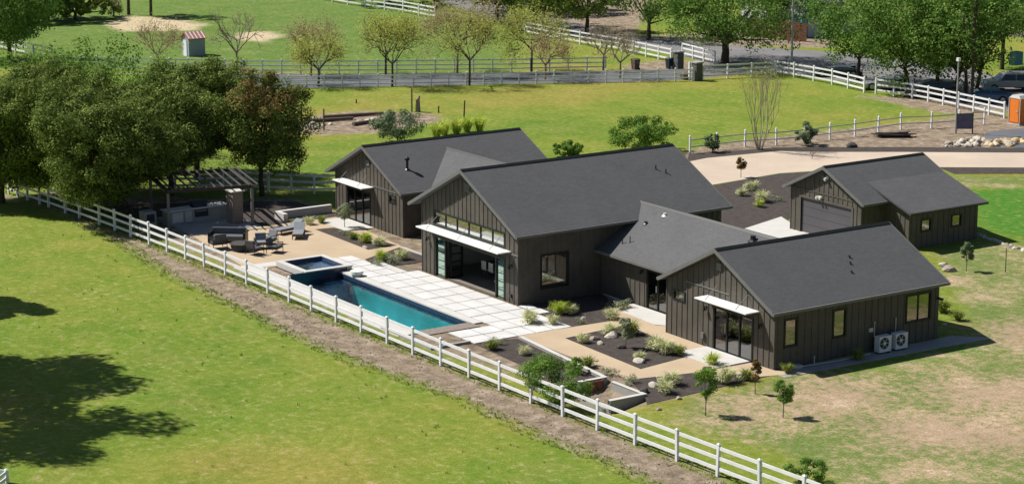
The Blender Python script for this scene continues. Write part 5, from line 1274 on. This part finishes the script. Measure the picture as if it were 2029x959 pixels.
for i, (px, py) in enumerate([(610, 252), (625, 256), (640, 250), (655, 247), (712, 244), (728, 243), (740, 240), (700, 238), (618, 247)]):
    rock(px, py, rs_.uniform(.4, .8), 'rock_pale', 'white rubble lump in the old round pen beyond the far wing', i, 'rubble_stone', 'rock', 'rubble in the round pen')

# ================================================================== OLD PEN, LOGS, POSTS
for i, (px, py, tp, lab) in enumerate([(642, 258, 215, 'dark post in front of the rubble in the round pen'), (597, 240, 206, 'dark post at the left end of the round pen'), (816, 222, 175, 'tall dark post behind the grey-green bush'),
                                       (919, 236, 198, 'leaning dark post right of the grey-green bush'), (869, 224, 210, 'short thin post beyond the sword-leaved clumps'), (706, 205, 197, 'tiny post in the pasture above the round pen')]):
    x, y, _ = at(px, py); h = (py - tp) * math.hypot(x, y) / FPX; q = MB(); t = thing('wooden_post', (x, y, 0), lab, 'post'); q.tube((x, y, -.1), (x + (.15 if i == 3 else .02), y, h), .07, .06, n=7); q.build('post', 'wood_old', t)
for i, (a, b, lab) in enumerate([((610, 244), (700, 238), 'long weathered log lying in the round pen'), ((640, 236), (760, 228), 'weathered log at the back of the round pen'), ((700, 250), (742, 243), 'short dark log at the right of the round pen')]):
    A0 = at(*a); B0 = at(*b); t = thing('log', A0, lab, 'log'); q = MB(); q.tube((A0[0], A0[1], .15), (B0[0], B0[1], .15), .16, .12, n=8); q.build('log', 'wood_old', t)
x, y, _ = at(828, 222); t = thing('tree_stump', (x, y, 0), 'broken grey tree trunk behind the grey-green bush', 'stump'); q = MB(); q.tube((x, y, 0), (x, y, 1.0), .22, .16, n=9); q.tube((x, y, .9), (x + .1, y + .1, 1.3), .15, .07, n=8); q.build('trunk', 'bark_gray', t)
wp = at(1775, 272); t = thing('wood_pile', wp, 'low dark pile of boards and branches by the white posts', 'wood pile'); q = MB(); rr = random.Random(9)
for k in range(16):
    a = (wp[0] + rr.uniform(-1.2, -.4), wp[1] + rr.uniform(-1.5, -.6), rr.uniform(.05, .4)); b = (wp[0] + rr.uniform(.3, 1.0), wp[1] + rr.uniform(.6, 1.5), rr.uniform(.05, .4)); q.beam(a, b, rr.uniform(.06, .2), .05)
q.build('boards', 'wood_dark', t)

# ================================================================== POLES, SIGN, GATE PILLARS, BINS
def pole(px, py, h, r, m, lab, name='utility_pole', arm=None):
    x, y, _ = at(px, py); t = thing(name, (x, y, 0), lab, 'pole'); q = MB(); q.tube((x, y, -.1), (x, y, h), r, r * .75, n=10); q.build('pole', m, t)
    if arm:
        q = MB(); q.tube((x, y, h - .2), (x - .5, y - .7, h - .05), .04, n=6); q.box(x - .8, x - .4, y - 1.0, y - .6, h - .12, h - .02); q.build('lamp_head', 'galv', t)
    return t
pole(1568, 138, 8.5, .12, 'galv', 'grey street light pole rising out of the frame by the upper right fence', 'street_light_pole', True)
pole(1925, 205, 9.0, .14, 'bark', 'dark utility pole among the street trees')
t = pole(1893, 265, 5.6, .07, 'galv', 'slim pole with lamp carrying the sign board', 'sign_pole')
x, y, _ = at(1893, 265); q = MB(); q.box(x - .12, x + .12, y - .12, y + .12, 5.5, 5.75); q.build('lamp_head', 'lamp_white', t)
t = thing('sign_board', (x, y, 0), 'dark purple-blue notice board beside the slim pole', 'sign'); q = MB(); ux, uy = ROT[0][0], ROT[1][0]
def ub(q, a0, a1, z0, z1, th=.05, off=0):
    A = (x + ux * a0, y + uy * a0); B = (x + ux * a1, y + uy * a1); nx, ny = -uy * th, ux * th
    q.prism([(A[0] - uy * off, A[1] + ux * off), (B[0] - uy * off, B[1] + ux * off), (B[0] - uy * off + nx, B[1] + ux * off + ny), (A[0] - uy * off + nx, A[1] + ux * off + ny)], z0, z1)
ub(q, .10, 1.25, .35, 1.45); q.build('board', 'sign_face', t); q = MB(); ub(q, 1.25, 1.33, 0, 1.6, .08); ub(q, .04, .10, 0, 1.5, .08); ub(q, .10, 1.25, 1.45, 1.52, .08); q.build('frame', 'wood_dark', t)
pole(1992, 540, 1.4, .03, 'wood_old', 'thin wooden stake on the lawn behind the garage', 'stake')
for (px, py, lab) in ((1344, 138, 'dark stone gate pillar nearer the bins'), (1381, 160, 'dark stone gate pillar at the end of the lane fence')):
    x, y, _ = at(px, py); t = thing('gate_pillar', (x, y, 0), lab, 'pillar', 'gate pillars'); q = MB(); q.box(x - .35, x + .35, y - .35, y + .35, 0, 1.55); q.build('shaft', 'stone_pillar', t, bevel=.02); q = MB(); q.box(x - .42, x + .42, y - .42, y + .42, 1.55, 1.66); q.build('cap', 'conc_gray', t, bevel=.01)
    q = MB(); q.box(x - .62, x - .45, y - .5, y - .33, 0, 1.6); q.build('gate_post', 'vinyl_white', t)
for (px, py, m_, lab) in ((1259, 139, 'wood_old', 'brown wheelie bin on the dirt beside the lane'), (1327, 137, 'unit_dark', 'dark bin beside the first gate pillar'), (1356, 158, 'wood_old', 'small brown post box before the second gate pillar')):
    x, y, _ = at(px, py); t = thing('bin', (x, y, 0), lab, 'bin'); h = .95 if px != 1356 else .6
    q = MB(); q.hexa([(x - .22, y - .25, .05), (x + .22, y - .25, .05), (x + .22, y + .25, .05), (x - .22, y + .25, .05)], [(x - .3, y - .32, h), (x + .3, y - .32, h), (x + .3, y + .32, h), (x - .3, y + .32, h)]); q.build('body', m_, t)
    q = MB(); q.hexa([(x - .33, y - .35, h), (x + .33, y - .35, h), (x + .33, y + .35, h), (x - .33, y + .35, h)], [(x - .2, y - .25, h + .08), (x + .2, y - .25, h + .08), (x + .2, y + .25, h + .08), (x - .2, y + .25, h + .08)]); q.build('lid', m_, t)
    q = MB(); q.tube((x - .3, y + .28, .1), (x + .3, y + .28, .1), .1, n=10); q.build('wheels', 'tyre', t)

# ---- portable toilet
x, y, _ = at(2019, 246); t = thing('portable_toilet', (x, y, 0), 'orange portable toilet with pale roof at the right edge', 'portable toilet')
q = MB(); q.box(x - .56, x + .56, y - .56, y + .56, .1, 2.05); q.build('cabin', 'orange_plastic', t, bevel=.03)
q = MB(); q.hexa([(x - .6, y - .6, 2.05), (x + .6, y - .6, 2.05), (x + .6, y + .6, 2.05), (x - .6, y + .6, 2.05)], [(x - .35, y - .5, 2.28), (x + .35, y - .5, 2.28), (x + .35, y + .5, 2.28), (x - .35, y + .5, 2.28)]); q.build('roof', 'gray_plastic', t)
q = MB(); q.box(x - .45, x + .45, y - .60, y - .562, .2, 1.95); d = q.build('door', 'orange_plastic', t); q = MB(); q.box(x + .25, x + .35, y - .63, y - .60, 1.0, 1.12); q.build('handle', 'gray_plastic', d)
q = MB(); q.box(x + .562, x + .59, y - .4, y + .4, .3, 1.1); q.build('side_panel', 'orange_plastic', t); q = MB(); q.box(x - .6, x + .6, y - .6, y + .6, 0, .1); q.build('skid', 'gray_plastic', t)
# white corner strips
q = MB()
for sx, sy in ((-1, -1), (1, -1), (1, 1)): q.box(x + sx * .57 - .03, x + sx * .57 + .03, y + sy * .57 - .03, y + sy * .57 + .03, .12, 2.04)
q.build('corner_trim', 'gray_plastic', t)

# ================================================================== CARS
def car(px, py, rz, m_, lab, L=4.5, Wd=1.8, Hh=1.5, kind='suv'):
    x, y, _ = at(px, py); t = thing('parked_car', (x, y, .02), lab, 'car', 'cars parked on the street', rz)
    if kind == 'suv': low = [(-.5, .35), (-.49, .62), (-.44, .78), (-.26, .88), (.46, .90), (.5, .70), (.5, .35)]; cab = [(-.25, .88), (-.13, 1.38), (-.02, 1.48), (.36, 1.46), (.46, 1.05), (.47, .90)]
    else: low = [(-.5, .30), (-.49, .55), (-.42, .70), (-.24, .80), (.40, .82), (.49, .72), (.5, .32)]; cab = [(-.22, .80), (-.06, 1.22), (.03, 1.28), (.20, 1.26), (.38, .84), (.40, .82)]
    def ext(poly, w0, w1, zmid):
        q = MB(); n = len(poly); vs_ = []
        for s in (-1, 1):
            for (u, z) in poly:
                k = w0 if z < zmid else w1
                vs_.append((s * k / 2, u * L, z * Hh / 1.5))
        q.add(vs_, [tuple(range(n)), tuple(range(2 * n - 1, n - 1, -1))] + [(i, n + i, n + (i + 1) % n, (i + 1) % n) for i in range(n)]); return q
    loc_build(ext(low, Wd, Wd, 9), 'body', m_, t, .05)
    loc_build(ext(cab, Wd * .94, Wd * .74, 1.0), 'cabin', m_, t, .03)
    z0, z1 = .93 * Hh / 1.5, (1.36 if kind == 'suv' else 1.18) * Hh / 1.5
    for s in (-1, 1):
        for (u0, u1, tp0, tp1) in ((-.19, .08, -.11, .08), (.10, .40, .10, .34)):
            q = MB(); xa = s * Wd * .475; xb = s * Wd * .385
            q.hexa([(xa, u0 * L, z0), (xa, u1 * L, z0), (xa - s * .08, u1 * L, z0), (xa - s * .08, u0 * L, z0)], [(xb, tp0 * L, z1), (xb, tp1 * L, z1), (xb - s * .08, tp1 * L, z1), (xb - s * .08, tp0 * L, z1)]); loc_build(q, 'side_window', 'car_glass', t)
        for u in (-.31, .31):
            q = MB(); q.tube((s * (Wd / 2 - .2), u * L, .33), (s * (Wd / 2 + .015), u * L, .33), .33, n=20); w_ = loc_build(q, 'wheel', 'tyre', t); q = MB(); q.tube((s * (Wd / 2), u * L, .33), (s * (Wd / 2 + .03), u * L, .33), .2, n=14); q2 = q.build('rim', 'galv', None); q2.parent = w_
        q = MB(); q.box(s * Wd * .40 - .14, s * Wd * .40 + .14, -.5 * L - .02, -.5 * L + .1, .6, .72); loc_build(q, 'headlight', 'lamp_white', t)
        q = MB(); q.box(s * Wd * .42 - .1, s * Wd * .42 + .1, .5 * L - .06, .5 * L + .015, .68, .86); loc_build(q, 'tail_light', 'lamp_red', t)
    q = MB(); u0, z_0 = -.245 * L, .90 * Hh / 1.5; u1, z_1 = (-.14 if kind == 'suv' else -.075) * L, (1.35 if kind == 'suv' else 1.19) * Hh / 1.5
    q.hexa([(-Wd * .42, u0, z_0), (Wd * .42, u0, z_0), (Wd * .42, u0 + .06, z_0), (-Wd * .42, u0 + .06, z_0)], [(-Wd * .34, u1 - .03, z_1), (Wd * .34, u1 - .03, z_1), (Wd * .34, u1 + .05, z_1), (-Wd * .34, u1 + .05, z_1)]); loc_build(q, 'windscreen', 'car_glass', t)
    return t
car(1998, 180, -.55, 'paint_silver', 'silver-grey parked car at the right edge, farther from the fence', 4.7, 1.85, 1.6)
car(1952, 203, -.75, 'paint_blue', 'blue parked car behind the white fence near the orange toilet', 4.4, 1.75, 1.4, 'sedan')
car(2050, 172, -.55, 'paint_dark', 'dark parked car cut by the right edge beyond the silver one', 4.6, 1.85, 1.55)
car(1660, 152, -.75, 'paint_dark', 'low dark car parked behind the upper right white fence', 4.4, 1.75, 1.1, 'sedan')
car(1845, 193, -.75, 'paint_dark', 'dark car half hidden behind the forked street tree', 4.4, 1.8, 1.45)
car(1760, 178, -.75, 'paint_silver', 'pale car glimpsed through the upper right white fence gap', 4.4, 1.8, 1.3, 'sedan')

# ================================================================== SHED AND BUILDINGS BEYOND
x, y, _ = at(384, 110); ss = thing('shed', (x, y, 0), 'small blue-grey shed with a red and white striped roof in the far meadow', 'shed')
q = MB(); q.box(x - .75, x + .75, y - .85, y + .85, 0, 1.75)
q.build('wall', 'shed_blue', ss)
q = MB(); q.add([(x - .75, y - .86, 1.75), (x + .75, y - .86, 1.75), (x, y - .86, 2.2), (x - .75, y + .86, 1.75), (x + .75, y + .86, 1.75), (x, y + .86, 2.2)], [(0, 1, 2), (5, 4, 3), (0, 3, 4, 1)]); q.build('gable', 'shed_blue', ss)
q = MB(); q.slab([(x - .9, y - 1.0, 1.69), (x, y - 1.0, 2.25), (x, y + 1.0, 2.25), (x - .9, y + 1.0, 1.69)], .06); q.slab([(x + .9, y - 1.0, 1.69), (x + .9, y + 1.0, 1.69), (x, y + 1.0, 2.25), (x, y - 1.0, 2.25)], .06); rf = q.build('roof', 'roof_red', ss)
q = MB()
for k in range(5):
    yy = y - .8 + k * .4
    q.slab([(x, yy - .06, 2.262), (x + .9, yy - .06, 1.702), (x + .9, yy + .06, 1.702), (x, yy + .06, 2.262)], .02)
q.build('roof_stripe', 'vinyl_white', rf)
q = MB(); q.box(x - .35, x + .35, y - .9, y - .86, 0, 1.5); q.build('door', 'vinyl_white', ss)

def simple_house(loc, sx, sy, h, rh, wm, rm, lab, rz=0.0, wins=2):
    t = thing('neighbour_house', (loc[0], loc[1], 0), lab, 'house', rz=rz)
    q = MB(); q.box(-sx / 2, sx / 2, -sy / 2, sy / 2, 0, h); loc_build(q, 'wall', wm, t)
    q = MB(); q.add([(-sx / 2, -sy / 2 + .01, h), (sx / 2, -sy / 2 + .01, h), (0, -sy / 2 + .01, h + rh - .1), (-sx / 2, sy / 2 - .01, h), (sx / 2, sy / 2 - .01, h), (0, sy / 2 - .01, h + rh - .1)], [(0, 1, 2), (5, 4, 3), (0, 3, 4, 1)]); loc_build(q, 'gable', wm, t)
    q = MB(); e = .5; k = rh / (sx / 2)
    q.slab([(-sx / 2 - e, -sy / 2 - e, h - e * k), (0, -sy / 2 - e, h + rh), (0, sy / 2 + e, h + rh), (-sx / 2 - e, sy / 2 + e, h - e * k)], .15); q.slab([(sx / 2 + e, -sy / 2 - e, h - e * k), (sx / 2 + e, sy / 2 + e, h - e * k), (0, sy / 2 + e, h + rh), (0, -sy / 2 - e, h + rh)], .15); loc_build(q, 'roof', rm, t)
    for i in range(wins):
        yy = -sy / 2 + (i + .5) * sy / wins
        for (a0, a1) in ((sx / 2 - .02, sx / 2 + .05),):
            q = MB(); q.box(a0, a1, yy - .6, yy + .6, 1.0, 2.1); w_ = loc_build(q, 'window', 'white_metal', t); q = MB(); q.box(a1, a1 + .01, yy - .52, yy + .52, 1.08, 2.02); g = q.build('pane', 'car_glass', None); g.parent = w_
        xx = -sx / 2 + (i + .5) * sx / wins; q = MB(); q.box(xx - .55, xx + .55, -sy / 2 - .05, -sy / 2 + .02, .9, 2.0); w_ = loc_build(q, 'window', 'white_metal', t); q = MB(); q.box(xx - .47, xx + .47, -sy / 2 - .06, -sy / 2 - .05, .98, 1.92); g = q.build('pane', 'car_glass', None); g.parent = w_
    return t
simple_house(at(1590, 58), 9, 9, 3.4, 2.0, 'siding_gray', 'roof_gray', 'pale grey house glimpsed between the street trees at the top edge')
g1 = at(1618, 74); t = thing('blue_garage', (g1[0], g1[1], 0), 'blue-fronted low garage beside the brown board fence', 'garage')
q = MB(); q.box(g1[0] - 2, g1[0] + 0, g1[1] - 2.0, g1[1] + 2.0, 0, 2.3); q.build('wall', 'siding_blue', t); q = MB(); q.box(g1[0] - 2.2, g1[0] + .2, g1[1] - 2.2, g1[1] + 2.2, 2.3, 2.45); q.build('roof', 'roof_gray', t); q = MB(); q.box(g1[0], g1[0] + .04, g1[1] - 1.2, g1[1] + 1.2, .05, 2.0); q.build('door', 'siding_gray', t)
simple_house(at(2020, 62), 9, 8, 3.0, 2.0, 'brick_tan', 'wood_dark', 'tan house with dark roof behind the trees at the upper right corner')
simple_house(at(1150, -14), 12, 9, 3.0, 2.2, 'siding_gray', 'roof_gray', 'shaded house behind the dark trees at the top edge')
bf = thing('board_fence', at(1480, 74), 'tall red-brown board fence behind the big trunk', 'fence'); q = MB()
A0 = Vector(at(1470, 72)); B0 = Vector(at(1598, 84)); n = 60
for i in range(n):
    a = A0.lerp(B0, i / n); b = A0.lerp(B0, (i + .93) / n); q.beam((a.x, a.y, .95), (b.x, b.y, .95), .03, 1.9)
q.build('boards', 'wood_red', bf)
x, y, _ = at(2012, 140); t = thing('tarp_frame', (x, y, 0), 'bright blue tarp on a frame behind the silver car', 'tarp'); q = MB(); q.box(x - .4, x + .4, y - .5, y + .5, .5, 1.7); q.build('tarp', 'siding_blue', t, bevel=.05)
q = MB(); q.box(x - .38, x - .34, y - .48, y - .44, 0, .5); q.box(x + .34, x + .38, y + .44, y + .48, 0, .5); q.build('leg', 'galv', t)

# loose clods and stones of the dirt strip: far too many to count
def clods():
    rs = np.random.default_rng(21); P_ = rs.uniform([-128, 38], [-62, 56], size=(60000, 2)); d = sdf(P_, POLY['dirt_path']); den = .5 + .5 * np.sin(P_[:, 0] * 1.7 + P_[:, 1] * 2.9) * np.sin(P_[:, 0] * .6)
    P_ = P_[(d < .1) & (rs.random(len(P_)) < .12 + .5 * np.clip(den, 0, 1))]; n = len(P_); z = terrain_height(P_)
    base = np.array([[1, 0, 0], [0, 1, 0], [-1, 0, 0], [0, -1, 0], [.35, .3, 1], [-.3, .25, .85], [-.25, -.35, .9], [.3, -.3, .8]], float)
    s = (.018 + .055 * rs.random(n) ** 3.0)[:, None, None]; V = (base[None] * rs.uniform(.6, 1.4, (n, 8, 3))) * s * np.array([1, 1, .8]); a = rs.uniform(0, 6.28, n); c_, s_ = np.cos(a)[:, None], np.sin(a)[:, None]
    V = np.stack([V[..., 0] * c_ - V[..., 1] * s_, V[..., 0] * s_ + V[..., 1] * c_, V[..., 2] - .005], -1) + np.column_stack([P_, z])[:, None]
    F = np.array([[0, 1, 5, 4], [1, 2, 6, 5], [2, 3, 7, 6], [3, 0, 4, 7], [4, 5, 6, 7]]); Q = (np.arange(n)[:, None, None] * 8 + F[None]).reshape(-1, 4)
    o = np_mesh('soil_clods', V.reshape(-1, 3), Q, 'clod'); tag(o, 'clods and small stones strewn over the bare dirt strip', 'soil', kind='stuff')
mat('clod', (.25, .20, .15), .95, .45, 1.5, fine=.3, fscale=5)
clods()
